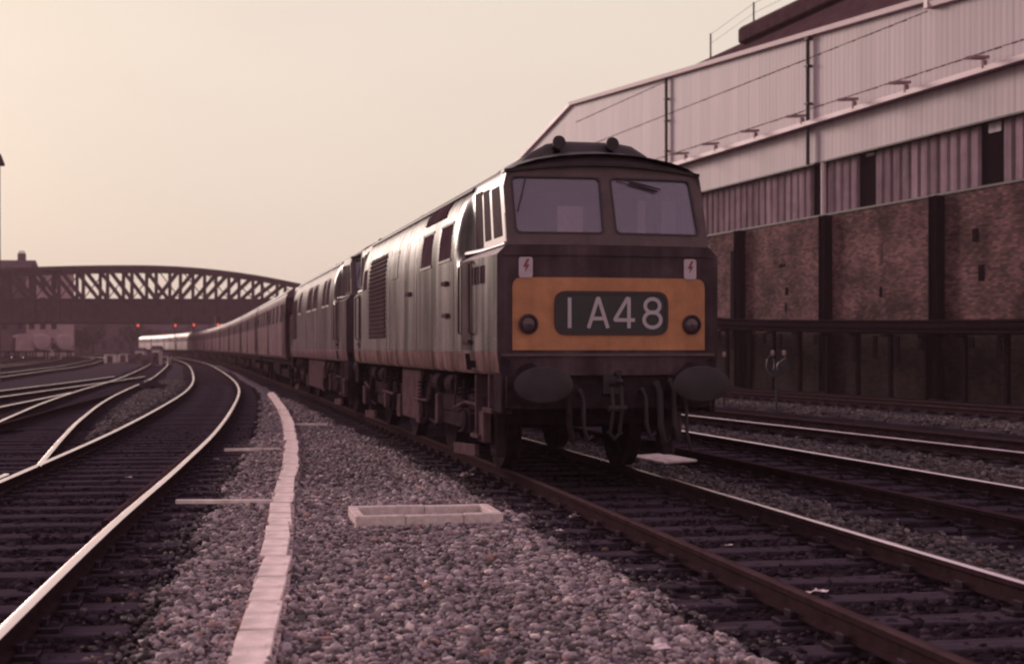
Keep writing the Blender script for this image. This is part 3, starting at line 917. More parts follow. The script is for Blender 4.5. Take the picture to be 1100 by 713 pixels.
    for lp in (wl, wr):
        cx = sum(p[0] for p in lp) / len(lp); cz = sum(p[1] for p in lp) / len(lp)
        big = [(cx + (p[0] - cx) * 1.022, cz + (p[1] - cz) * 1.032) for p in lp]
        small = [(cx + (p[0] - cx) * 0.985, cz + (p[1] - cz) * 0.978) for p in lp]
        fr = front_plate('windscreen', big, [small], M_RUBBER, 0.005, 0.014, t)
        tag(fr, None)
        front_plate('pane', [(cx + (p[0] - cx) * 1.01, cz + (p[1] - cz) * 1.01) for p in lp], [], M_GLASS, -0.016, -0.010, fr)
    # wipers
    for x0, z0, x1, z1 in ((.14, 3.30, .62, 3.19), (-.90, 3.27, -1.0, 2.93)):
        w_ = MB(); w_.tube([front(x0, z0, .03), front((x0 + x1) / 2, (z0 + z1) / 2, .035), front(x1, z1, .02)], 0.010, 6)
        if x0 > 0: w_.tube([front((x0 + x1) / 2 - .12, (z0 + z1) / 2 + .01, .028), front((x0 + x1) / 2 + .2, (z0 + z1) / 2 - .075, .022)], 0.012, 6)
        w_.build('wiper', M_RUBBER, t)
    # ---- cab interior behind the glass
    ci = MB()
    ci.box(-1.08, 1.08, 1.62, 1.66, 1.3, 3.3); ci.box(-1.12, 1.12, 0.35, 1.62, 2.28, 2.32)
    ci.box(-1.0, 1.0, 0.28, 0.62, 2.32, 2.60)
    ci.box(-0.85, -0.45, 1.0, 1.1, 2.32, 2.85); ci.box(0.45, 0.85, 1.0, 1.1, 2.32, 2.85)
    ci.build('cab_interior', M_INTER, t, bevel=0.02)
    if style == 'lead':
        pn = MB(); pn.box(-0.47, -0.17, 0.44, 0.452, 2.66, 3.02)
        pn.build('paper_notice', M_PAPER, t, bevel=0.004)
        for x0, x1 in ((.52, .62), (.80, .98)):
            cu = MB(); cu.box(x0, x1, 0.62, 0.65, 2.45, 3.12); cu.build('bright_streak', M_CHARW, t, bevel=0.01)  # white strips added for the bright streaks behind the right windscreen
    # ---- roof brow
    br = MB(); rows = []
    for x in [-1.12 + 2.24 * i / 20 for i in range(21)]:
        z = zt(x) if abs(x) < 1.1 else 3.365
        f = front(x, 3.36, 0.0)
        zr_ = 3.372 + 0.20 * max(0.0, 1 - (x / 1.1) ** 2)
        rows.append([(x, f[1] - 0.035, z - 0.014), (x, f[1] - 0.045, z + 0.022), (x, f[1] + 0.11, max(zr_, z + 0.024) + 0.012), (x, f[1] + 0.15, z - 0.014)])
    V = [p for r_ in rows for p in r_]
    br.add(V, [(i * 4 + k, i * 4 + (k + 1) % 4, (i + 1) * 4 + (k + 1) % 4, (i + 1) * 4 + k) for i in range(20) for k in range(4)] + [(0, 1, 2, 3), (80, 83, 82, 81)])
    br.build('roof_brow', roof, t, smooth=50)

    # ---- helper for things on the body side
    def side_panel(nm, y0, y1, z0, z1, mat, o0, o1, side=-1, par=None, ny=None, nz=6):
        ny = ny or max(1, int(abs(y1 - y0) / 0.5))
        b = MB(); V = []
        for o in (o0, o1):
            for i in range(ny + 1):
                for j in range(nz + 1):
                    y = y0 + (y1 - y0) * i / ny; z = z0 + (z1 - z0) * j / nz
                    V.append((side * (body_hw(min(y, L - y), z) + o), y + rake(z) * max(0, 1 - min(y, L - y) / 2.6) * (1 if y < L / 2 else -1), z))
        n1 = (ny + 1) * (nz + 1); F = []
        for i in range(ny):
            for j in range(nz):
                a = i * (nz + 1) + j
                F += [(a, a + 1, a + nz + 2, a + nz + 1), tuple(n1 + k for k in (a + nz + 1, a + nz + 2, a + 1, a))]
        for i in range(ny):
            a, c = i * (nz + 1), (i + 1) * (nz + 1)
            F += [(a, c, n1 + c, n1 + a), (a + nz, n1 + a + nz, n1 + c + nz, c + nz)]
        for j in range(nz):
            a = j; F.append((a, n1 + a, n1 + a + 1, a + 1))
            a = ny * (nz + 1) + j; F.append((a, a + 1, n1 + a + 1, n1 + a))
        b.add(V, F)
        return b.build(nm, mat, par or t, smooth=40)
    for side in (-1, 1):
        # cab door with its drop-light, then the two fixed cab windows
        ends = (0, 1)
        for e_ in ends:
            Y = (lambda a: a) if e_ == 0 else (lambda a: L - a)
            def sp(nm, a, b, *r, **k):
                return side_panel(nm, min(Y(a), Y(b)), max(Y(a), Y(b)), *r, side=side, **k)
            d_ = sp('cab_door', 1.16, 1.70, 1.42, 2.45, nose, -0.02, 0.004)
            for yy in (1.10, 1.75):
                hr = MB()
                x = side * (body_hw(1.1, 2.2) + 0.05)
                hr.tube([(side * (body_hw(1.4, 1.6) - .01), Y(yy), 1.6), (x, Y(yy), 1.62), (x, Y(yy), 2.40), (side * (body_hw(1.4, 2.4) - .01), Y(yy), 2.42)], 0.014, 6)
                hr.build('handrail', M_DUSTY, t)
            f1 = sp('cab_door_window', 1.24, 1.66, 2.60, 3.26, M_DKGLASS, -0.01, 0.006)
            f2 = sp('cab_window', 0.80, 1.13, 2.66, 3.24, M_DKGLASS, -0.01, 0.006)
            f3 = sp('cab_window', 0.20, 0.64, 2.66, 3.22, M_DKGLASS, -0.01, 0.006)
            sp('waist_moulding', 0.02, 1.85, 2.545, 2.585, cabs, 0.0, 0.03)
            stp = MB()
            sxx = side * (body_hw(1.4, 1.5))
            stp.box(min(sxx, sxx + side * .03), max(sxx, sxx + side * .03), min(Y(1.2), Y(1.62)), max(Y(1.2), Y(1.62)), 1.50, 1.535)
            stp.build('door_step', M_DUSTY, t)
            sp('step_recess', 1.28, 1.50, 1.19, 1.38, M_SLOT, -0.01, 0.004)
        if style == 'lead':
            for a, b, z0, z1 in ((2.4, 3.25, 2.55, 2.97), (3.85, 4.7, 2.54, 2.96)):
                w_ = side_panel('body_window', a, b, z0, z1, M_SIDEGLASS, -0.01, 0.004, side)
                fr = MB()
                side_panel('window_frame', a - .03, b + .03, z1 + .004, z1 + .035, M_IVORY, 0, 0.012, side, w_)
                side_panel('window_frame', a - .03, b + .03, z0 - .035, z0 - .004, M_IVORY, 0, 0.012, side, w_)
            side_panel('roof_grille', 3.2, 4.8, 3.12, 3.40, M_SIDEGLASS, -0.01, 0.02, side)
            g = side_panel('radiator_grille', 8.4, 10.6, 1.60, 3.00, M_DKGLASS, -0.01, 0.004, side)
            for k in range(19):
                z = 1.63 + k * 0.072
                side_panel('louvre', 8.42, 10.58, z, z + 0.026, M_DUSTY, 0.0, 0.022, side, g, nz=1)
            fr = side_panel('access_panel', 7.0, 7.75, 2.52, 2.95, paint, 0.002, 0.010, side)
            side_panel('access_panel', 11.0, 11.5, 2.5, 2.86, M_SIDEGLASS, -0.01, 0.006, side)
            for yj in (2.15, 5.1, 6.2, 7.9, 11.9):
                side_panel('panel_joint', yj, yj + 0.02, 1.42, 3.30, nose, -0.01, 0.004, side, ny=1)
            for a, z in ((2.55, 2.22), (5.6, 2.20), (2.5, 1.82)):
                side_panel('grab_handle', a, a + .32, z, z + .05, M_DUSTY, 0.0, 0.04, side, ny=1, nz=1)
            side_panel('access_panel', 1.05, 1.45, 1.22, 1.30, M_SLOT, -0.01, 0.004, side)
            # running number on the cab side: letters too worn to read, as in the photo
            for k in range(5):
                y = 0.58 + k * 0.135
                side_panel('running_number', y, y + (0.07 if k else 0.10), 2.16, 2.36, M_SIDEGLASS, 0.0, 0.006, side, ny=1, nz=1)
        else:
            for a, b in ((3.0, 3.7), (4.0, 4.7), (6.2, 7.4), (7.8, 9.2), (11.3, 12.2)):
                w_ = side_panel('body_window', a, b, 2.45, 3.05, M_SIDEGLASS, -0.01, 0.004, side)
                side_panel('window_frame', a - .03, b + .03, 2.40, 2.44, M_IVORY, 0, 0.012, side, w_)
            g = side_panel('radiator_grille', 13.0, 14.6, 1.7, 2.9, M_DKGLASS, -0.01, 0.004, side)
            for k in range(12):
                z = 1.74 + k * 0.095
                side_panel('louvre', 13.02, 14.58, z, z + 0.04, M_DUSTY, 0.0, 0.03, side, g, nz=1)
            for yj in (2.4, 5.3, 9.8):
                side_panel('panel_joint', yj, yj + 0.025, 1.42, 3.30, nose, -0.01, 0.004, side, ny=1)
        side_panel('roof_gutter', 1.9, L - 1.9, 3.33, 3.375, roof, 0.0, 0.03, side, nz=1)
    # ---- nose furniture
    if style == 'lead':
        yl = [(-1.085, 1.42), (1.085, 1.42), (1.085, 2.10), (1.075, 2.15), (1.045, 2.185), (.99, 2.20), (-.99, 2.20), (-1.045, 2.185), (-1.075, 2.15), (-1.085, 2.10)]
        front_plate('warning_panel', yl, [], M_YELLOW, 0.001, 0.008, t)
        hc = loop_rr(-.61, .61, .61, -.61, 1.615, 2.025, 0.11)
        fr = loop_rr(-.64, .64, .64, -.64, 1.585, 2.055, 0.13)
        hb = front_plate('headcode_box', hc, [], M_BLACK, 0.010, 0.020, t)
        front_plate('headcode_rim', fr, [loop_rr(-.607, .607, .607, -.607, 1.618, 2.022, 0.11)], M_RUBBER, 0.010, 0.030, hb)
        def stroke(pts, closed=False):
            b = MB(); w = 0.0195
            P = pts + [pts[0]] if closed else pts
            for (a, c), (d, f) in zip(P, P[1:]):
                b.beam(front(a, c, .023), front(d, f, .023), w * 2, 0.004) if False else None
                dx, dz = d - a, f - c; l = math.hypot(dx, dz); nx, nz = -dz / l * w, dx / l * w
                ex, ez = dx / l * (w * .4), dz / l * (w * .4)
                Q = [(a - ex + nx, c - ez + nz), (d + ex + nx, f + ez + nz), (d + ex - nx, f + ez - nz), (a - ex - nx, c - ez - nz)]
                b.add([front(x, z, .0215) for x, z in Q] + [front(x, z, .026) for x, z in Q],
                      [(0, 1, 2, 3), (7, 6, 5, 4), (0, 4, 5, 1), (1, 5, 6, 2), (2, 6, 7, 3), (3, 7, 4, 0)])
            return b
        z0, z1 = 1.665, 1.975
        b = stroke([(-.475, z0), (-.475, z1)])
        ch = [b, stroke([(-.265, z0), (-.165, z1), (-.155, z1), (-.055, z0)]), stroke([(-.225, z0 + .095), (-.095, z0 + .095)]),
              stroke([(.185, z0), (.185, z1), (.165, z1), (.03, z0 + .09), (.03, z0 + .08), (.245, z0 + .08)])]
        el = lambda cx, cz, rx, rz_: [(cx + rx * math.cos(2 * math.pi * k / 18), cz + rz_ * math.sin(2 * math.pi * k / 18)) for k in range(18)]
        ch += [stroke(el(.455, z0 + .083, .098, .083), True), stroke(el(.455, z0 + .235, .085, .075), True)]
        allb = MB()
        for i, b in enumerate(ch):
            o_ = len(allb.v)
            allb.v += [(p[0], p[1] - 0.0007 * i, p[2]) for p in b.v]; allb.f += [tuple(k + o_ for k in f) for f in b.f]; allb.m += b.m
        allb.build('headcode_letters', M_CHARW, hb)
        for x in (-.92, .92):
            l_ = MB(); c = front(x, 1.70, 0.0)
            l_.lathe([(.105, -.012), (.108, -.035), (.085, -.05), (.078, -.03)], c, n=20)
            hl = l_.build('marker_light', M_FRONT, t, smooth=40)
            l2 = MB(); l2.lathe([(.078, -.028), (.06, -.045), (.03, -.056), (.004, -.058)], c, n=16)
            l2.lathe([(.026, -.056), (.02, -.068), (.004, -.070)], c, n=12)
            l2.build('lens', M_LENS, hl, smooth=60)
        for x in (-.945, .905):
            pl = front_plate('warning_plate', loop_rr(x - .074, x + .074, x + .074, x - .074, 2.195, 2.415, 0.03), [], M_WPLATE, 0.010, 0.016, t)
            zz = [(x + .012, 2.395), (x + .038, 2.395), (x + .012, 2.335), (x + .040, 2.335), (x - .012, 2.255), (x + .002, 2.31), (x - .03, 2.31)]
            front_plate('lightning_flash', [zz[0], zz[6], zz[5], zz[4], zz[3], zz[2], zz[1]], [], M_RED, 0.018, 0.020, pl)
        front_plate('lip_moulding', [(-1.19, 2.435), (1.19, 2.435), (1.19, 2.455), (-1.19, 2.455)], [], nose, 0.0, 0.018, t)
        front_plate('lip_moulding', [(-1.2, 1.355), (1.2, 1.355), (1.2, 1.385), (-1.2, 1.385)], [], M_IVORY, 0.0, 0.022, t)
    else:
        front_plate('warning_panel', [(-.55, 1.9), (.55, 1.9), (.55, 2.3), (-.55, 2.3)], [], M_BLACK, 0.001, 0.012, t)
        front_plate('white_panel', [(-1.0, 2.0), (-.62, 2.0), (-.62, 2.36), (-1.0, 2.36)], [], M_CHARW, 0.001, 0.02, t)
    # ---- roof furniture
    for x in (-.43, .19):
        h_ = MB(); z = 3.70
        h_.box(x - .04, x + .04, .62, .74, 3.52, z)
        h_.lathe([(.075, -.02), (.078, .0), (.05, .08), (.03, .2), (.025, .3)], (x, .52, z + .035), n=18)
        h_.lathe([(.072, -.018), (.03, .01), (.004, .015)], (x, .52, z + .035), n=18)
        h_.build('horn', M_STEEL_DK, t, smooth=50)
    ra = MB()
    ra.prism([(-.85, 3.45), (-.68, 3.63), (-.5, 3.735), (-.3, 3.77), (.3, 3.77), (.5, 3.735), (.68, 3.63), (.85, 3.45)], lambda p, a: (p[0] - .04, a, p[1]), .62, 2.4)
    ra.build('roof_hatch', roof, t, bevel=0.05, smooth=60)
    ra = MB()
    ra.box(-.35, .35, 2.6, 5.2, 3.64, 3.77); ra.box(-.45, .45, 6.1, 9.2, 3.62, 3.75); ra.lathe([(.45, 0), (.5, .06), (.5, .16), (.42, .2)], (0, 10.2, 3.6), 'z', 20)
    ra.build('roof_panel', roof, t, bevel=0.03)

    # ---- below the floor
    for e_ in (0, 1):
        Y = (lambda a: a) if e_ == 0 else (lambda a: L - a)
        b = MB()
        def bx(x0, x1, a, c, z0, z1, m=0): b.box(x0, x1, min(Y(a), Y(c)), max(Y(a), Y(c)), z0, z1, m)
        bx(-1.18, 1.18, -.02, .16, .78, 1.335)
        bx(-1.21, -1.15, -.04, .35, .74, 1.35); bx(1.15, 1.21, -.04, .35, .74, 1.35)
        bx(-1.0, 1.0, .16, 1.6, .95, 1.15)
        b.build('buffer_beam', M_UNDER, t, bevel=0.015)
        for x in (-.865, .865):
            bf = MB(); s = -1 if e_ == 0 else 1
            y0 = 0 if e_ == 0 else L
            bf.lathe([(.23, s * .0), (.23, s * .05), (.15, s * .06), (.135, s * .34), (.10, s * .345), (.085, s * .50)], (x, y0, 1.06), n=20)
            bb = bf.build('buffer', M_UNDER, t, smooth=40)
            hd = MB(); hd.lathe([(.10, s * .49), (.30, s * .51), (.31, s * .535), (.29, s * .548), (.15, s * .562), (.01, s * .567)], (x, y0, 1.06), n=28, sx=1.02, sz=0.62)
            hd.build('buffer_head', M_STEEL_DK, bb, smooth=35)
        s = -1 if e_ == 0 else 1; y0 = 0 if e_ == 0 else L
        ck = MB()
        ck.box(-.10, .10, min(y0, y0 + s * .12), max(y0, y0 + s * .12), .95, 1.17)
        ck.tube([(0, y0, 1.06), (0, y0 + s * .3, 1.06), (0, y0 + s * .40, 1.10), (0, y0 + s * .36, 1.18), (0, y0 + s * .27, 1.17)], 0.035, 8)
        for dx in (-.05, .05):
            ck.tube([(dx, y0 + s * .28, 1.03), (dx, y0 + s * .32, .80), (dx, y0 + s * .22, .55)], 0.020, 6)
        ck.tube([(-.10, y0 + s * .30, .80), (.10, y0 + s * .30, .80)], 0.032, 8)
        ck.tube([(-.08, y0 + s * .22, .55), (0, y0 + s * .2, .47), (.08, y0 + s * .22, .55)], 0.022, 6)
        ck.build('coupling', M_STEEL_DK, t)
        for x, z, r, dz in ((-.52, 1.0, .035, .55), (.50, 1.02, .038, .60), (.66, 1.05, .028, .62), (-.36, .95, .024, .5), (.34, .96, .024, .48), (.80, .9, .02, .55)):
            ho = MB()
            ho.tube([(x, y0, z), (x, y0 + s * .12, z + .04), (x + .01, y0 + s * .2, z - .05), (x + .02, y0 + s * .2, z - dz * .7), (x + .07, y0 + s * .17, z - dz), (x + .13, y0 + s * .16, z - dz * .9)], r, 8)
            ho.build('air_hose', M_STEEL_DK if abs(x) != .52 else M_UNDER, t, smooth=60)
        # bogie
        cyb = 3.55
        bg_ = MB()
        def bz(x0, x1, a, c, z0, z1, m=0): bg_.box(x0, x1, min(Y(a), Y(c)), max(Y(a), Y(c)), z0, z1, m)
        for x in (-1.08, 1.08):
            bz(x - .05, x + .05, cyb - 2.45, cyb + 2.45, .62, .88)
            bz(x - .045, x + .045, cyb - .8, cyb + .8, .44, .62)
            for a in (-1.6, 1.6):
                bz(x - .13, x + .13, cyb + a - .18, cyb + a + .18, .42, .72)
                bg_.lathe([(.13, 0), (.13, .04), (.05, .06)] if x > 0 else [(.05, -.06), (.13, -.04), (.13, 0)], (x + (.13 if x > 0 else -.13), Y(cyb + a), .57), 'x', 14)
                for q in (-.42, .42):
                    for k in range(6):
                        bg_.lathe([(.085, k * .055), (.085, k * .055 + .028)], (x - (.07 if x < 0 else -.07), Y(cyb + a + q), .30 + .36), 'z', 12)
                    bg_.tube([(x - (.07 if x < 0 else -.07), Y(cyb + a + q), .66), (x - (.07 if x < 0 else -.07), Y(cyb + a + q), 1.05)], .03, 6)
                bg_.tube([(x * 1.06, Y(cyb + a - .75), .40), (x * 1.06, Y(cyb + a + .1), .47), (x * 1.06, Y(cyb + a + .75), .40)], .028, 6)
            for a in (-.5, 0.5):
                bg_.lathe([(.14, -.22), (.14, .22)], (x * 1.03, Y(cyb + a), .98), 'y', 14)
        bz(-1.03, 1.03, cyb - 2.4, cyb - 2.25, .55, .85); bz(-1.03, 1.03, cyb + 2.25, cyb + 2.4, .55, .85)
        bz(-1.03, 1.03, cyb - .45, cyb + .45, .55, .9)
        for x in (-1.0, 1.0):
            bz(x - .06, x + .06, cyb - 2.6, cyb - 2.3, .20, .75)
        bo = bg_.build('bogie', M_UNDER, t, bevel=0.012)
        for x in (-1.14, 1.14):
            for a, w_, z0, z1 in ((-2.38, .16, .36, .72), (.66, .10, .42, .82), (2.3, .16, .34, .70)):
                sb = MB(); q = Y(cyb + a); sb.box(x - .05, x + .05, q - w_, q + w_, z0, z1); sb.build('sand_box', M_DUSTY, bo, bevel=0.015)
            sp_ = MB(); q = Y(cyb - 1.35)
            sp_.beam((x * 1.05, q - .85, .26), (x * 1.05, q + .5, .20), .05, .13); sp_.build('brake_rigging', M_DUSTY, bo)
            pp = MB(); pp.tube([(x * 1.04, Y(cyb - 2.2), .78), (x * 1.09, Y(cyb - 1.7), .80), (x * 1.09, Y(cyb - 1.0), .70), (x * 1.05, Y(cyb - .9), 1.1)], .022, 6)
            pp.build('pipe', M_DUSTY, bo); pp = MB()
            pp.tube([(x * 1.05, Y(cyb + .9), 1.08), (x * 1.1, Y(cyb + 1.0), .72), (x * 1.1, Y(cyb + 2.2), .7)], .022, 6)
            pp.build('pipe', M_DUSTY, bo)
        for a in (-1.6, 1.6):
            wh = MB()
            for x in (-1, 1):
                wh.lathe([(.10, -.09), (.20, -.09), (.46, -.05), (.55, -.065), (.57, -.065), (.565, .065), (.60, .07), (.60, .10), (.50, .10), (.44, .06), (.18, .09), (.10, .09)] if x < 0 else
                         [(.10, -.09), (.18, -.09), (.44, -.06), (.50, -.10), (.60, -.10), (.60, -.07), (.565, -.065), (.57, .065), (.55, .065), (.46, .05), (.20, .09), (.10, .09)],
                         (x * .755, Y(cyb + a), .57), 'x', 32)
            wh.tube([(-.85, Y(cyb + a), .57), (.85, Y(cyb + a), .57)], .09, 12)
            wh.build('wheelset', M_UNDER, bo, smooth=35)
    for x in (-1, 1):
        tk = MB()
        tk.box(min(x * .45, x * 1.16), max(x * .45, x * 1.16), 5.75, L - 6.1, .36, 1.14)
        tk.build('fuel_tank', M_DUSTY, t, bevel=0.03)
        st_ = MB()
        st_.box(min(x * 1.0, x * 1.22), max(x * 1.0, x * 1.22), .55, .62, .78, 1.15)
        st_.box(min(x * 1.0, x * 1.24), max(x * 1.0, x * 1.24), .35, .85, .72, .78)
        st_.build('cab_step', M_DUSTY, t, bevel=0.01)
        st_ = MB()
        st_.box(min(x * 1.05, x * 1.22), max(x * 1.05, x * 1.22), 1.3, 1.36, .42, 1.14); st_.box(min(x * 1.0, x * 1.24), max(x * 1.0, x * 1.24), 1.15, 1.55, .40, .45)
        st_.build('cab_step', M_DUSTY, t, bevel=0.01)
        st_ = MB()
        st_.box(min(x * 1.14, x * 1.19), max(x * 1.14, x * 1.19), -.04, .30, .80, 1.15)
        st_.build('corner_plate', M_DUSTY, t, bevel=0.01)
    return t

LX = 4.43
locomotive('diesel_locomotive', 'leading green diesel locomotive with yellow warning panel and 1A48 headcode', (LX, 14.85, 0.15), 0.0, 13.7,
           M_GREEN, M_LIME, M_ROOF, M_IVORY, M_IVORY2, M_FRONT, 'lead')
y2 = 30.2
locomotive('diesel_locomotive', 'second dark diesel locomotive coupled behind the green one with white panel on its front', (interp(LOCO, y2) + .02, y2, 0.15),
           -math.atan((interp(LOCO, y2 + 16) - interp(LOCO, y2)) / 16), 16.6, M_MAROON, M_COACH, M_ROOF, M_IVORY, M_MAROON, M_FRONT, 'second')

# ------------------------------------------------------------------ coaches
CPROF = [(1.05, 1.24), (1.15, 1.32), (1.6, 1.345), (2.2, 1.35), (2.3, 1.35), (2.95, 1.32), (3.15, 1.29), (3.30, 1.22), (3.45, 1.02), (3.58, .75), (3.66, .45), (3.70, 0)]
def coach(label, paint, roof, band):
    L = 19.3
    t = thing('railway_coach', label, 'railway coach', (0, 0, 0), 0, 'passenger coaches behind the locomotives')
    mb = MB(); n = len(CPROF)
    for side in (-1, 1):
        V = [(side * hw, y, z) for y in (0, L) for z, hw in CPROF]
        F = [(j, j + 1, n + j + 1, n + j) for j in range(n - 1)]
        o = len(mb.v); mb.v += V
        for j, f in enumerate(F):
            mb.f.append(tuple(o + k for k in f)); mb.m.append(1 if CPROF[j][0] >= 3.15 else (2 if 2.2 < CPROF[j][0] < 3.15 else 0))
        for e_ in (0, 1):
            mb.f.append(tuple(o + e_ * n + k for k in range(n))); mb.m.append(0)
    for e_ in (0, L):
        pass
    mb.build('body', [paint, roof, band], t, smooth=35)
    ge = MB(); ge.box(-.5, .5, -.35, 0, 1.1, 3.2); ge.box(-.5, .5, L, L + .35, 1.1, 3.2)
    ge.box(-1.31, 1.31, -.012, .0, 1.1, 3.1); ge.box(-1.31, 1.31, L, L + .012, 1.1, 3.1)
    ge.build('gangway', M_FRONT, t)
    # windows
    w0 = None
    for k in range(8):
        y = 1.2 + k * 2.22
        o = None
        for side in (-1, 1):
            w = MB()
            x = side * 1.328
            w.add([(x - .012, y, 2.32), (x - .012, y + 1.35, 2.32), (x + .012, y + 1.35, 2.32), (x + .012, y, 2.32),
                   (x - .012 - side * .035, y, 2.92), (x - .012 - side * .035, y + 1.35, 2.92), (x + .012 - side * .005, y + 1.35, 2.92), (x + .012 - side * .005, y, 2.92)],
                  [(0, 3, 2, 1), (4, 5, 6, 7), (0, 1, 5, 4), (1, 2, 6, 5), (2, 3, 7, 6), (3, 0, 4, 7)])
            for q in w.v: pass
            w.v = [(p[0] + side * .016, p[1], p[2]) for p in w.v]
            w.build('window', M_DKGLASS, t)
    for side in (-1, 1):
        dj = MB()
        for y in (.25, .95, 9.4, 10.1, 18.3, 19.0):
            dj.box(min(side * 1.34, side * 1.362), max(side * 1.34, side * 1.362), y - .02, y + .02, 1.15, 2.9)
        dj.build('door_edge', M_FRONT, t)
    rd = MB()
    rd.tube([(-1.235, .1, 3.28), (-1.235, L - .1, 3.28)], .03, 6)
    rd.build('roof_gutter', M_ROOF, t)
    uf = MB()
    uf.box(-1.1, 1.1, .2, L - .2, .85, 1.05); uf.box(-1.05, 1.05, 7.2, 9.4, .42, .86); uf.box(-1.0, 1.0, 10.2, 12.0, .5, .86)
    uf.build('underframe', M_UNDER, t)
    for yb in (3.2, L - 3.2):
        b = MB()
        for x in (-1.05, 1.05):
            b.box(x - .06, x + .06, yb - 1.8, yb + 1.8, .42, .68)
        b.box(-1, 1, yb - .3, yb + .3, .4, .85)
        bo = b.build('bogie', M_UNDER, t)
        w = MB()
        for a in (-1.3, 1.3):
            for x in (-.755, .755):
                w.lathe([(.05, -.06), (.457, -.06), (.457, .06), (.05, .06)], (x, yb + a, .457), 'x', 18)
            w.tube([(-.8, yb + a, .457), (.8, yb + a, .457)], .07, 8)
        w.build('wheelset', M_UNDER, bo)
    return t
# arc-length table along the locomotive's track
AL = [(0.0, 30.2)]
yy = 30.2
while yy < 345:
    dx = interp(LOCO, yy + .5) - interp(LOCO, yy)
    AL.append((AL[-1][0] + math.hypot(.5, dx), yy + .5)); yy += .5
def y_at(s):
    for (s0, a), (s1, b) in zip(AL, AL[1:]):
        if s0 <= s <= s1: return a + (b - a) * (s - s0) / (s1 - s0)
    return AL[-1][1]
ORD = ['first', 'second', 'third', 'fourth', 'fifth', 'sixth', 'seventh', 'eighth', 'ninth', 'tenth', 'eleventh', 'twelfth', 'thirteenth']
proto = coach('x', M_COACH, M_CROOF, M_COACH)
proto2 = None
s = 17.6
for k in range(12):
    pale = k >= 8
    if k == 0: c = proto
    elif pale and proto2 is None:
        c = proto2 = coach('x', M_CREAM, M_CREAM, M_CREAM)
    else: c = copy_tree(proto2 if pale else proto)
    ya, yb = y_at(s), y_at(s + 19.3)
    xa, xb = interp(LOCO, ya), interp(LOCO, yb)
    c.location = (xa, ya, 0.15)
    c.rotation_euler = (0, 0, -math.atan2(xb - xa, yb - ya))
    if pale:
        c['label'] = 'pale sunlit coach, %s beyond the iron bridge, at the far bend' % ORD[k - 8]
    else:
        c['label'] = 'dark maroon coach, %s one behind the second diesel' % ORD[k]
    s += 20.1

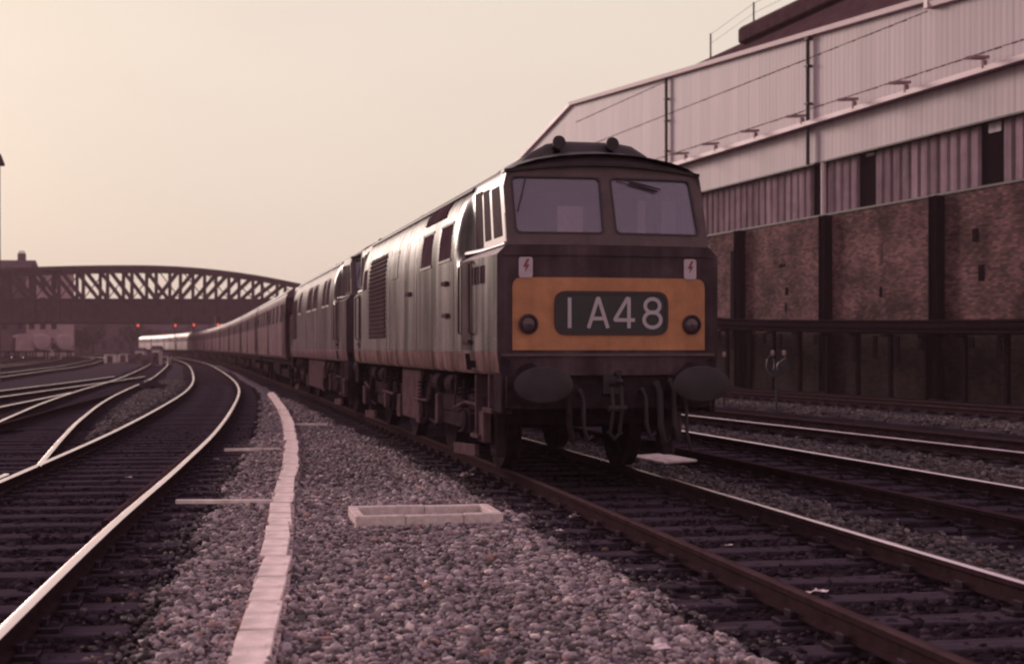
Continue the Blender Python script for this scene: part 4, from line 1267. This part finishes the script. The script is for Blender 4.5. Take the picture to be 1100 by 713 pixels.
# ------------------------------------------------------------------ long goods shed on the right
def shed():
    phi = math.atan2(DIRW[1], DIRW[0])
    t = thing('goods_shed', 'long goods shed with sooty brick base, slatted band and pale corrugated upper wall', 'shed', (WB[0], WB[1], 0), phi)
    # local x runs away from the camera along the wall, local y points towards the tracks
    S0, S1, S2 = -22.0, 34.8, 62.0
    ZB, ZT, ZR = 6.39, 8.42, 9.83
    zg = lambda s: 12.59 + 0.067 * s if s < 35 else 14.93 - (s - 34.8) * 0.19
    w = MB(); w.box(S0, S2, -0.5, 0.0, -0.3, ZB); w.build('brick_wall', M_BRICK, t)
    cp = MB(); cp.box(S0, S2, -0.5, 0.05, ZB, ZB + 0.07); cp.build('wall_coping', M_PIPE, t)
    for k in range(-3, 9):
        s = 7.0 * k
        c = MB()
        c.box(s - .25, s + .25, 0.0, .05, 0, ZB - 0.01)
        c.box(s - .22, s - .16, .05, .30, 0, ZB - 0.01); c.box(s + .16, s + .22, .05, .30, 0, ZB - 0.01); c.box(s - .03, s + .03, .05, .26, 0, ZB - 0.01)
        c.build('steel_column', M_TAR, t)
    p = MB(); p.tube([(14.75, .12, 2.2), (14.75, .12, 5.6)], .11, 8); p.build('downpipe', M_PIPE, t)
    # weathered holes and repair marks in the brick
    for s, z, w_, h_ in ((10.3, 4.7, .5, .12), (10.1, 3.6, .22, .3), (10.2, 3.0, .15, .3), (3.4, 4.4, .16, .7), (3.4, 3.3, .16, .35), (-2.0, 4.8, .3, .4), (-2.3, 3.6, .3, .5)):
        m = MB(); m.box(s, s + w_, -.1, .012, z, z + h_); m.build('wall_patch', M_SLOT if h_ < .6 else M_DUSTY, t)
    # slatted band, set back
    b = MB(); b.box(S0, S2, -.5, -.32, ZB + .07, ZT + .4); b.build('band_backing', M_SLOT, t)
    sl = MB(); s = S0 + .1
    openings = ((4.2, 4.95), (-2.9, -2.05), (7.9, 8.25))
    while s < S2 - .6:
        if not any(a - .45 < s < c for a, c in openings):
            sl.add([(s, -.30, ZB + .10), (s + .46, -.30, ZB + .10), (s + .40, -.20, ZB + .10), (s + .06, -.20, ZB + .10),
                    (s, -.30, ZT + .1), (s + .46, -.30, ZT + .1), (s + .40, -.20, ZT + .1), (s + .06, -.20, ZT + .1)],
                   [(0, 3, 2, 1), (4, 5, 6, 7), (0, 1, 5, 4), (1, 2, 6, 5), (2, 3, 7, 6), (3, 0, 4, 7)])
        elif sl.v:
            sl.build('slatted_band', M_BOARD, t); sl = MB()
        s += .545
    sl.build('slatted_band', M_BOARD, t)
    for s0, s1, z0 in ((4.35, 4.85, ZT - .17), (-2.75, -2.45, ZT - .36), (-2.42, -2.15, ZT - .36)):
        g = MB(); g.box(s0, s1, -.28, -.25, z0, ZT - .03); g.build('broken_pane', M_CHARW, t)
    lp = MB(); lp.tube([(7.45, -.05, ZB - .1), (7.45, -.05, ZT)], .10, 10); lp.build('pale_pipe', M_GUTTER, t)
    # corrugated walls: the skirt below the eave and the tall wall above it
    def corr(nm, s0, s1, z0, z1f, y):
        m = MB(); pit = 0.10; n = int((s1 - s0) / pit); V = []
        for i in range(n + 1):
            s = s0 + i * pit; yo = y + 0.006 * math.cos(i * math.pi / 1.5)
            V += [(s, yo, z0), (s, yo, z1f(s))]
        m.add(V, [(2 * i, 2 * i + 1, 2 * i + 3, 2 * i + 2) for i in range(n)])
        return m.build(nm, M_SHEET, t, smooth=80)
    corr('corrugated_skirt', S0, S2, ZT, lambda s: ZR + .05, 0.02)
    corr('corrugated_wall', S0, S2, ZR + .05, zg, 0.06)
    tr = MB(); tr.box(S0, S2, -.35, -.02, ZT - .05, ZT + .0); tr.box(S0, S2, -.02, .05, ZT - .06, ZT - .003); tr.build('skirt_trim', M_PIPE, t)
    e = MB(); e.box(S0, S2, .02, .36, ZR - .02, ZR + .03); e.box(S0, S2, .36, .42, ZR - .06, ZR + .10)
    e.build('eave_ledge', M_GUTTER, t)
    # sheet laps with their rows of bolts
    for z, a, c in ((10.45, S0, 34), (12.35, 0.6, 34), (13.9, 22, 34)):
        m = MB(); s = a
        while s < c:
            m.box(s, s + .33, .055, .076, z + random.uniform(-.012, .012) - .012, z + .014)
            s += .40
        m.build('sheet_lap', M_DUSTY, t)
    for s in (8.2, 21.5):
        m = MB(); m.tube([(s, .19, ZT - .05), (s, .19, ZR - .1)], .075, 8); m.tube([(s, .19, ZR + .1), (s, .19, zg(s))], .075, 8)
        for z in (10.6, 12.0, 13.0):
            m.box(s - .12, s + .12, .07, .28, z, z + .06)
        m.build('downpipe', M_PIPE, t)
    # gutter, stepped near the camera
    def gut(s0, s1, dz):
        m = MB()
        for a in frange(s0, s1, 3.0)[:-1]:
            c = min(s1, a + (s1 - s0) / len(frange(s0, s1, 3.0)[:-1]))
            m.add([(a, .08, zg(a) + dz - .02), (c, .08, zg(c) + dz - .02), (c, .27, zg(c) + dz - .02), (a, .27, zg(a) + dz - .02),
                   (a, .08, zg(a) + dz + .15), (c, .08, zg(c) + dz + .15), (c, .31, zg(c) + dz + .15), (a, .31, zg(a) + dz + .15)],
                  [(0, 3, 2, 1), (4, 5, 6, 7), (0, 1, 5, 4), (1, 2, 6, 5), (2, 3, 7, 6), (3, 0, 4, 7)])
        m.build('gutter', M_GUTTER, t)
    gut(0.4, 34.9, 0.0); gut(S0, 0.25, -.20)
    m = MB(); m.box(.22, .42, .06, .33, zg(.3) - .24, zg(.3) + .3); m.build('gutter_step', M_GUTTER, t)
    ve = MB(); ve.beam((34.9, .1, zg(34.9) + .08), (S2, .1, zg(S2) + .08), .26, .18); ve.build('verge_trim', M_GUTTER, t)
    # roof slope, ridge vent, ventilator posts
    r = MB(); ZRI = 17.55
    def rf(s, k):
        return (s, .2 - 7.4 * k, zg(s) + .16 + (ZRI - zg(s) - .16) * k)
    A = [rf(s, k) for s in (S0, 35.0) for k in (0, 1)]
    r.add(A + [(p[0], p[1], p[2] - .15) for p in A], [(0, 1, 3, 2), (4, 6, 7, 5), (0, 2, 6, 4), (1, 5, 7, 3), (0, 4, 5, 1), (2, 3, 7, 6)])
    r.add([(S0, -7.2, ZRI), (35, -7.2, ZRI), (35, -22, 12), (S0, -22, 12)], [(0, 1, 2, 3)])
    r.add([(35, .0, -.2), (35, -22, -.2), (35, -22, 12), (35, -7.2, ZRI - .01), (35, 0, 14.9)], [(0, 1, 2, 3, 4)])
    r.build('roof', M_SHEDROOF, t)
    v = MB()
    v.prism([(-6.4, ZRI - .3), (-6.4, ZRI + .38), (-6.6, ZRI + .55), (-7.2, ZRI + .62), (-8.4, ZRI + .4), (-8.4, ZRI - .6)], lambda p, a: (a, p[0], p[1]), S0, 27.6)
    v.build('ridge_vent', M_SHEDROOF, t, bevel=0.05)
    po = MB(); pts = []
    for s in (32.2, 27.0, 22.2, 17.4):
        z = ZRI + (.05 if s > 27.6 else .55)
        po.tube([(s, -7.0, z - .2), (s, -7.0, z + 1.15)], .05, 6); pts.append((s, -7.0, z + 1.1))
    po.tube(pts, .012, 4); po.tube([(p[0], p[1], p[2] - .5) for p in pts], .010, 4)
    po.build('roof_handrail', M_DUSTY, t)
    for s in (-6.3, -2.8, 1.36, 4.6, 8.3, 12.1, 15.8, 18.9, 22.4):
        m = MB(); m.beam((s, .30, ZR + .36), (s - .25, 1.05, ZR + .27), .26, .09); m.box(s - .06, s + .06, .30, .42, ZR + .03, ZR + .28)
        m.build('lamp_bracket', M_VANPALE, t)
shed()
def cable_run():
    t = thing('cable_run', 'sagging dark cable run on short posts in front of the brick shed', 'cable run', (WB[0], WB[1], 0), math.atan2(DIRW[1], DIRW[0]))
    tab = [(-12, 2.12), (-4, 2.18), (3.5, 2.30), (12, 2.50), (14, 2.62), (17, 2.9), (26, 3.3)]
    pts = [(s, 1.3, interp(tab, s)) for s in frange(-12, 26, .6)]
    m = MB(); m.tube(pts, .13, 8); m.tube([(p[0], p[1] + .16, p[2] - .16) for p in pts], .07, 6); m.tube([(p[0], p[1] + .02, p[2] + .17) for p in pts], .06, 6)
    m.build('cable', M_TAR, t, smooth=60)
    for s in frange(-11, 25, 2.0):
        z = interp(tab, s)
        m = MB(); m.box(s - .07, s + .07, 1.10, 1.22, 0, z + .1); m.box(s - .05, s + .05, 1.1, 1.5, z - .30, z - .24); m.build('post', M_TAR, t)
    for k, s in enumerate(frange(-10, 24, 1.3)):
        z = interp(tab, s) - .3
        m = MB(); L = random.uniform(.3, .9); m.box(s - .12, s + .12, 1.24, 1.28, z - L, z); m.build('hanging_bracket', M_TAR, t)
cable_run()

# ground signal by the shed: two arms on a thin post, pale lamp tops
def ground_signal():
    x, y = gpt(834, 441, 1.57)
    t = thing('ground_signal', 'thin post with a twin ring lamp head on the pale ballast by the shed', 'signal', (x, y, 0.02), R(-8))
    m = MB(); m.tube([(0, 0, 0), (0, 0, .88)], .028, 8); m.build('post', M_STEEL_DK, t)
    m = MB()
    ring = [(-.13 + .10 * math.cos(a), 0, 1.16 + .20 * math.sin(a)) for a in frange(0, 2 * math.pi, .35)]
    m.tube(ring, .034, 6); m.prism([(-.24, 1.02), (.26, 1.02), (.12, .86), (-.10, .86)], lambda p, a: (p[0], a, p[1]), -.04, .04)
    m.build('ring', M_STEEL_DK, t)
    m = MB(); m.lathe([(.02, -.05), (.15, -.04), (.15, .04), (.02, .05)], (.16, 0, 1.10), 'y', 16); m.prism([(.06, 1.2), (.24, 1.34), (.27, 1.26), (.12, 1.05)], lambda p, a: (p[0], a, p[1]), -.03, .03)
    m.build('disc', M_STEEL_DK, t)
    for sx in (-.10, .19):
        m = MB(); m.lathe([(.02, -.07), (.045, -.05), (.05, .04), (.02, .07)], (sx, -.02, 1.44), 'z', 10); m.build('lamp_cap', M_VANPALE, t)
ground_signal()
x, y = gpt(778, 436, 1.57)
m = MB(); m.tube([(0, 0, 0), (0, 0, 1.32)], .03, 8); m.lathe([(.02, -.06), (.05, -.03), (.05, .05), (.02, .08)], (0, 0, 1.4), 'z', 10, 1)
tag(m.build('marker_post', [M_STEEL_DK, M_VANPALE], None, (x, y, 0)), 'thin dark marker post with pale knob, right beside the diesel buffer', 'marker post')
for k, (u, v) in enumerate(((770, 497), (738, 499))):
    x, y = gpt(u, v, 1.6)
# flat pale board lying beyond the right rail under the nose
m = MB(); m.box(-.27, .27, -.5, .5, 0, .03)
x, y = gpt(716, 497, 1.58)
tag(m.build('pale_board', M_CONC, None, (x + .1, y + .45, .03), (0.02, -.03, R(9)), bevel=.005), 'flat pale board lying on ballast beyond the diesel, seen below its nose', 'board')

# ------------------------------------------------------------------ iron truss bridge across the yard
def bridge():
    cx, cy = -25.0, 205.0
    ang = R(-12.7 + 2.5)
    t = thing('truss_bridge', 'dark iron bowstring truss road bridge spanning the railway tracks', 'bridge', (cx, cy, 0), ang)
    # local x across the tracks; the span runs from -48 to +52
    zc = 1.6
    xa, xb = -52.0, 47.0
    def top(x):
        return max(8.6, 12.55 - (0.0014 if x < 18 else 0.0050) * (x - 18.0) ** 2)
    zb, zd = 5.05, 8.2
    pan = 3.3
    for row, yo in enumerate((0.0, 9.5)):
        ch = MB()
        xs = frange(xa, xb, 1.65)
        for a, b in zip(xs, xs[1:]):
            ch.beam((a, yo, top(a)), (b, yo, top(b)), .75, .60); ch.box(a, b, yo - .5, yo + .5, top(a) + .25, top(a) + .31) if False else None
        ch.build('top_chord', M_BRIDGE, t)
        lo = MB()
        lo.box(xa, xb, yo - .12, yo + .12, zb, zd)
        lo.box(xa, xb, yo - .45, yo + .45, zb - .12, zb + .12); lo.box(xa, xb, yo - .3, yo + .3, zd - .12, zd + .10)
        lo.build('deck_girder', M_BRIDGE, t)
        for k, x in enumerate(frange(xa, xb, pan)):
            v = MB(); v.beam((x, yo, zb), (x, yo, top(x)), .42, .42)
            v.box(x - .16, x + .16, yo - .34, yo - .12, zb + .12, zd - .12); v.box(x + 1.55, x + 1.67, yo - .26, yo - .12, zb + .12, zd - .12)
            v.build('vertical', M_BRIDGE, t)
        for k, (a, b) in enumerate(zip(frange(xa, xb, pan), frange(xa, xb, pan)[1:])):
            d = MB()
            mid = 22.0
            if (a + b) / 2 < mid:
                d.beam((a, yo - .03, top(a)), (b, yo - .03, zd), .40, .50)
                if row == 0: d.beam((a, yo + .06, zd), (b, yo + .06, top(b)), .09, .14)
            else:
                d.beam((a, yo - .03, zd), (b, yo - .03, top(b)), .40, .50)
                if row == 0: d.beam((a, yo + .06, top(a)), (b, yo + .06, zd), .09, .14)
            if (a + b) / 2 < -14:
                d.beam((a, yo + .1, (zd + top(a)) / 2), (b, yo + .1, (zd + top(b)) / 2), .2, .25)
            d.build('diagonal', M_BRIDGE, t)
    dk = MB(); dk.box(xa, xb, .1, 9.4, zb + .2, zb + .7)
    dk.build('deck', M_BRIDGE, t)
    for x in frange(xa + 9, xb - 8, 6.6):
        b = MB(); b.beam((x, 0, top(x)), (x, 9.5, top(x)), .3, .4); b.build('cross_brace', M_BRIDGE, t)
    for x in (xa + 2, -19.5, xb - 1):
        b = MB(); w = .45 if x == -19.5 else 1.6
        b.box(x - w / 2, x + w / 2, .2, 9.3, -.1, zb - .12); b.build('pier', M_BRICK, t) if w > 1 else b.build('pier', M_BRIDGE, t)
bridge()

# ------------------------------------------------------------------ red signals seen under the bridge
M_REDLAMP = emission('red_signal_lamp', (0.85, 0.12, 0.06), 1.0)
def at(u, v, d):
    lat = (u - 550) / 1528 * d; s, c = math.sin(R(12.7)), math.cos(R(12.7))
    return lat * c + d * s, d * c - lat * s, 1.6 + (373 - v) / 1528 * d
def red_signal():
    t = thing('colour_light_signal', 'x', 'signal', (0, 0, 0), 0, 'red signals beneath the bridge')
    m = MB(); m.tube([(0, 0, -4.2), (0, 0, .1)], .05, 8); m.build('post', M_BRIDGE, t)
    m = MB(); m.box(-.28, .28, -.06, .16, -.30, 1.0); m.lathe([(.23, -.02), (.23, -.22), (.20, -.22), (.20, -.02)], (0, -.06, 0), 'y', 14)
    m.build('signal_head', M_STEEL_DK, t, bevel=.03)
    m = MB(); m.lathe([(.19, .0), (.16, -.05), (.02, -.08)], (0, -.07, 0), 'y', 14); m.build('lamp', M_REDLAMP, t)
    return t
ps = red_signal()
for k, (u, v, lb) in enumerate(((148, 349.5, 'leftmost red signal under the bridge, standing alone over the sidings'), (188, 349.5, 'red signal above the far end of the pale coaches'),
                                (208, 349, 'red signal over the dark end of the maroon train'), (234, 349, 'red signal closest to the roofs of the maroon coaches'))):
    o = ps if k == 0 else copy_tree(ps)
    x, y, z = at(u, v, 178 if k < 3 else 165)
    o.location = (x, y, z); o.rotation_euler = (0, 0, R(12)); o['label'] = lb

# ------------------------------------------------------------------ lamp post at the left edge
def lamp_post():
    d = 60.0; x, y, z = at(-0.6, 178, d)
    t = thing('lamp_post', 'tall thin yard lamp post at the left edge above the bridge', 'lamp post', (x, y, 0))
    m = MB(); m.tube([(0, 0, -.1), (0, 0, 3.0), (0, 0, z)], [.05, .045, .03], 10); m.build('post', M_VAN, t, smooth=50)
    m = MB(); m.lathe([(.20, 0), (.19, .08), (.09, .34), (.03, .5)], (.02, 0, z), 'z', 14); m.build('lamp_hood', M_BRIDGE, t, smooth=50)
lamp_post()

# ------------------------------------------------------------------ goods vans in the far sidings
def van(paint):
    t = thing('goods_van', 'x', 'goods van', (0, 0, 0), 0, 'goods vans parked under the bridge')
    m = MB(); m.box(-1.15, 1.15, 0, 5.6, 1.0, 2.75)
    m.add([(-1.2, 0, 2.75), (-.8, 0, 3.1), (0, 0, 3.25), (.8, 0, 3.1), (1.2, 0, 2.75), (-1.2, 5.6, 2.75), (-.8, 5.6, 3.1), (0, 5.6, 3.25), (.8, 5.6, 3.1), (1.2, 5.6, 2.75)],
          [(0, 1, 6, 5), (1, 2, 7, 6), (2, 3, 8, 7), (3, 4, 9, 8), (4, 3, 2, 1, 0), (5, 6, 7, 8, 9)])
    m.build('body', paint, t)
    m = MB()
    for sx in (-1.16, 1.16):
        for y in (.1, 1.7, 2.8, 3.9, 5.5):
            m.box(sx - .04, sx + .04, y - .05, y + .05, 1.0, 2.75)
    m.build('side_framing', M_VAN, t)
    m = MB(); m.box(-1.0, 1.0, 0, 5.6, .8, 1.0)
    for a in (1.3, 4.3):
        for x in (-.755, .755):
            m.lathe([(.3, -.06), (.457, -.06), (.457, .06), (.3, .06)], (x, a, .457), 'x', 16)
    m.build('underframe', M_UNDER, t)
    return t
def tank():
    t = thing('tank_wagon', 'x', 'tank wagon', (0, 0, 0), 0, 'tank wagons parked under the bridge')
    m = MB(); m.lathe([(.3, 0.05), (.95, .1), (1.12, .3), (1.12, 5.5), (.95, 5.7), (.3, 5.75)], (0, 0, 2.1), 'y', 20); m.lathe([(.3, 0), (.3, .3), (.2, .36)], (0, 2.9, 3.18), 'z', 12)
    m.build('tank', M_VANPALE, t, smooth=40)
    m = MB(); m.box(-1.0, 1.0, 0, 5.8, .8, 1.05)
    for a in (1.3, 4.5):
        for x in (-.755, .755):
            m.lathe([(.3, -.06), (.457, -.06), (.457, .06), (.3, .06)], (x, a, .457), 'x', 16)
    m.build('underframe', M_UNDER, t)
    return t
v1 = van(M_VAN); v2 = tank(); v3 = van(M_VANPALE)
VL = [(v1, 4, 'brown goods van at the left end of the row under the bridge'), (v3, 27, 'pale goods van between the brown one and the tanks'), (v2, 46, 'pale tank wagon next to the vans under the bridge'),
      (None, 71, 'pale tank wagon farthest right in the row under the bridge')]
for o, u, lb in VL:
    if o is None: o = copy_tree(v2)
    x, y, z = at(u, 380, 187)
    o.location = (x, y, 0.15); o.rotation_euler = (0, 0, math.atan2(-x, y) + R(7)); o['label'] = lb

# ------------------------------------------------------------------ beyond the bridge: terraces, blocks, trees, huts
def terrace(label, u, d, w, dep, h, rz, roofh, wall, floors, bays, stacks=3):
    x, y, _ = at(u, 373, d)
    t = thing('terrace_house', label, 'house', (x, y, 0), rz, 'hazy terraces beyond the bridge')
    m = MB(); m.box(-w / 2, w / 2, 0, dep, -.1, h); m.build('wall', wall, t)
    m = MB(); m.add([(-w / 2 - .2, -.3, h), (w / 2 + .2, -.3, h), (w / 2 + .2, dep + .3, h), (-w / 2 - .2, dep + .3, h), (-w / 2 - .2, dep / 2, h + roofh), (w / 2 + .2, dep / 2, h + roofh)],
                    [(0, 1, 5, 4), (2, 3, 4, 5), (0, 4, 3), (1, 2, 5), (0, 3, 2, 1)])
    r = m.build('roof', M_SLATE, t)
    for k in range(stacks):
        c = MB(); cx = -w / 2 + w * (k + .5) / stacks
        c.box(cx - .7, cx + .7, dep / 2 - .4, dep / 2 + .4, h + roofh * .4, h + roofh + 1.3)
        for q in (-.4, 0, .4): c.lathe([(.13, 0), (.10, .5)], (cx + q, dep / 2, h + roofh + 1.3), 'z', 8)
        c.build('chimney', wall, r)
    for f in range(floors):
        for b in range(bays):
            wn = MB(); wx = -w / 2 + w * (b + .5) / bays; wz = 1.2 + f * (h - .6) / floors
            wn.box(wx - .5, wx + .5, -.03, .05, wz, wz + (h / floors) * .55); wn.build('window', M_DKGLASS, t)
    return t
terrace('hazy terrace with tall chimneys behind the left end of the bridge', -12, 262, 14, 11, 15.4, R(-6), 2.6, M_CITY, 4, 5, 3)
terrace('lower pale house block right of the tall terrace behind the bridge', 46, 258, 6, 9, 15.3, R(-12), 0.8, M_VANPALE, 4, 3, 0)
terrace('long low terrace seen beneath the middle of the bridge', 118, 325, 34, 9, 5.4, R(-15), 2.2, M_CITY, 2, 9, 6)
terrace('hazy terrace beneath the bridge next to the pale coaches', 172, 335, 22, 9, 5.8, R(-18), 2.0, M_CITY, 2, 6, 4)
terrace('distant terrace beneath the bridge behind the goods vans', 56, 318, 34, 9, 6.4, R(-8), 2.0, M_CITY, 2, 9, 5)
terrace('distant warehouse beneath the left end of the bridge', -6, 300, 26, 12, 6.0, R(-6), 1.6, M_CITY, 2, 7, 2)

def tree(label, u, d, h, wd, rz):
    x, y, _ = at(u, 373, d)
    t = thing('tree', label, 'tree', (x, y, 0), rz, 'hazy trees beyond the bridge')
    m = MB(); m.tube([(0, 0, -.1), (.1, 0, h * .3), (.0, .1, h * .6)], [.28, .2, .1], 8)
    for k in range(5):
        a = k * 1.3; m.tube([(0, 0, h * (.3 + .05 * k)), (math.cos(a) * wd * .3, math.sin(a) * wd * .3, h * (.55 + .06 * k))], [.1, .04], 6)
    m.build('trunk', M_BARK, t)
    m = MB(); C = [(random.gauss(0, wd * .22), random.gauss(0, wd * .22), h * random.uniform(.42, .92)) for _ in range(16)]
    for _ in range(900):
        c = random.choice(C); p = Vector(c) + Vector((random.gauss(0, .55), random.gauss(0, .55), random.gauss(0, .45)))
        a = Vector((random.uniform(-1, 1), random.uniform(-1, 1), random.uniform(-1, 1))).normalized() * random.uniform(.16, .32)
        b = a.cross(Vector((random.uniform(-1, 1), random.uniform(-1, 1), .3))).normalized() * .2
        m.add([p - a, p + b, p + a, p - b], [(0, 1, 2, 3)])
    m.build('crown', M_LEAF, t)
for lb, u, d, h, wd in (('hazy tree beneath the bridge left of the pale coaches', 140, 300, 6.2, 5), ('rounded hazy tree beneath the bridge over the terrace roofs', 100, 305, 6.6, 6),
                        ('small hazy tree between the goods vans and the terrace', 88, 285, 5.0, 4), ('hazy tree standing close to the pale coaches', 158, 310, 5.4, 4)):
    tree(lb, u, d, h, wd, u * .1)

def hut(label, u, v, d, w, dp, h, mat, rz):
    x, y, _ = at(u, v, d)
    t = thing('lineside_hut', label, 'hut', (x, y, 0), rz, 'small huts and cabinets among the far sidings')
    m = MB(); m.box(-w / 2, w / 2, 0, dp, -.08, h); m.build('wall', mat, t)
    m = MB(); m.add([(-w / 2 - .1, -.1, h), (w / 2 + .1, -.1, h), (w / 2 + .1, dp + .1, h + .0), (-w / 2 - .1, dp + .1, h), (-w / 2 - .1, dp / 2, h + .35), (w / 2 + .1, dp / 2, h + .35)],
                    [(0, 1, 5, 4), (2, 3, 4, 5), (0, 4, 3), (1, 2, 5), (0, 3, 2, 1)]); m.build('roof', M_SLATE, t)
    m = MB(); m.box(-.3, .3, -.04, 0.02, 0, h * .8); m.build('door', M_DUSTY, t)
for k, (u, v, d, w, h, mt, lb) in enumerate(((118, 380, 150, 1.2, .9, M_CREAM, 'low pale hut beside the goods vans'), (132, 380, 160, 1.4, .9, M_CREAM, 'pale hut in the middle of the far sidings'),
      (141, 383, 140, .7, .6, M_VAN, 'small brown cabinet in the far sidings'), (157, 383, 128, 1.1, .6, M_VAN, 'low brown hut just ahead of the pale coaches'),
      (167, 382, 132, .7, 1.4, M_CREAM, 'narrow white cabinet just ahead of the pale coaches'), (150, 380, 165, 1.0, 1.2, M_CREAM, 'pale cabinet behind the low brown hut'),
      (176, 381, 150, .9, .7, M_CREAM, 'low pale cabinet below the pale coaches'))):
    hut(lb, u, v, d, w, 1.2, h, mt, R(-12))
m = MB()
for k in range(26):
    a = random.uniform(0, 6.28); r = random.uniform(0, 1.3)
    m.box(math.cos(a) * r * .35 - .18, math.cos(a) * r * .35 + .18, math.sin(a) * r * .6 - .1, math.sin(a) * r * .6 + .1, 0.03 + k * .006, .09 + k * .006 + random.uniform(0, .08))
x, y, _ = at(164, 417, 55)
tag(m.build('timber_pile', M_SLEEPER, None, (x, y, 0), (0, 0, .2)), 'low dark heap of old sleeper timber on the ballast patch inside the curve', 'timber pile')

# ------------------------------------------------------------------ smoky air over the yard
def haze():
    m = bpy.data.materials.new('smoky_air'); m.use_nodes = True
    t = m.node_tree; t.nodes.remove(t.nodes['Principled BSDF'])
    v = t.nodes.new('ShaderNodeVolumePrincipled')
    v.inputs['Color'].default_value = (0.78, 0.50, 0.58, 1)
    v.inputs['Density'].default_value = 0.00055
    v.inputs['Anisotropy'].default_value = 0.0
    t.links.new(v.outputs[0], t.nodes['Material Output'].inputs['Volume'])
    b = MB(); b.box(-640, 640, -140, 740, -1.3, 24)
    tag(b.build('haze', m), 'smoky air over the railway yard', 'haze', kind='stuff')
haze()
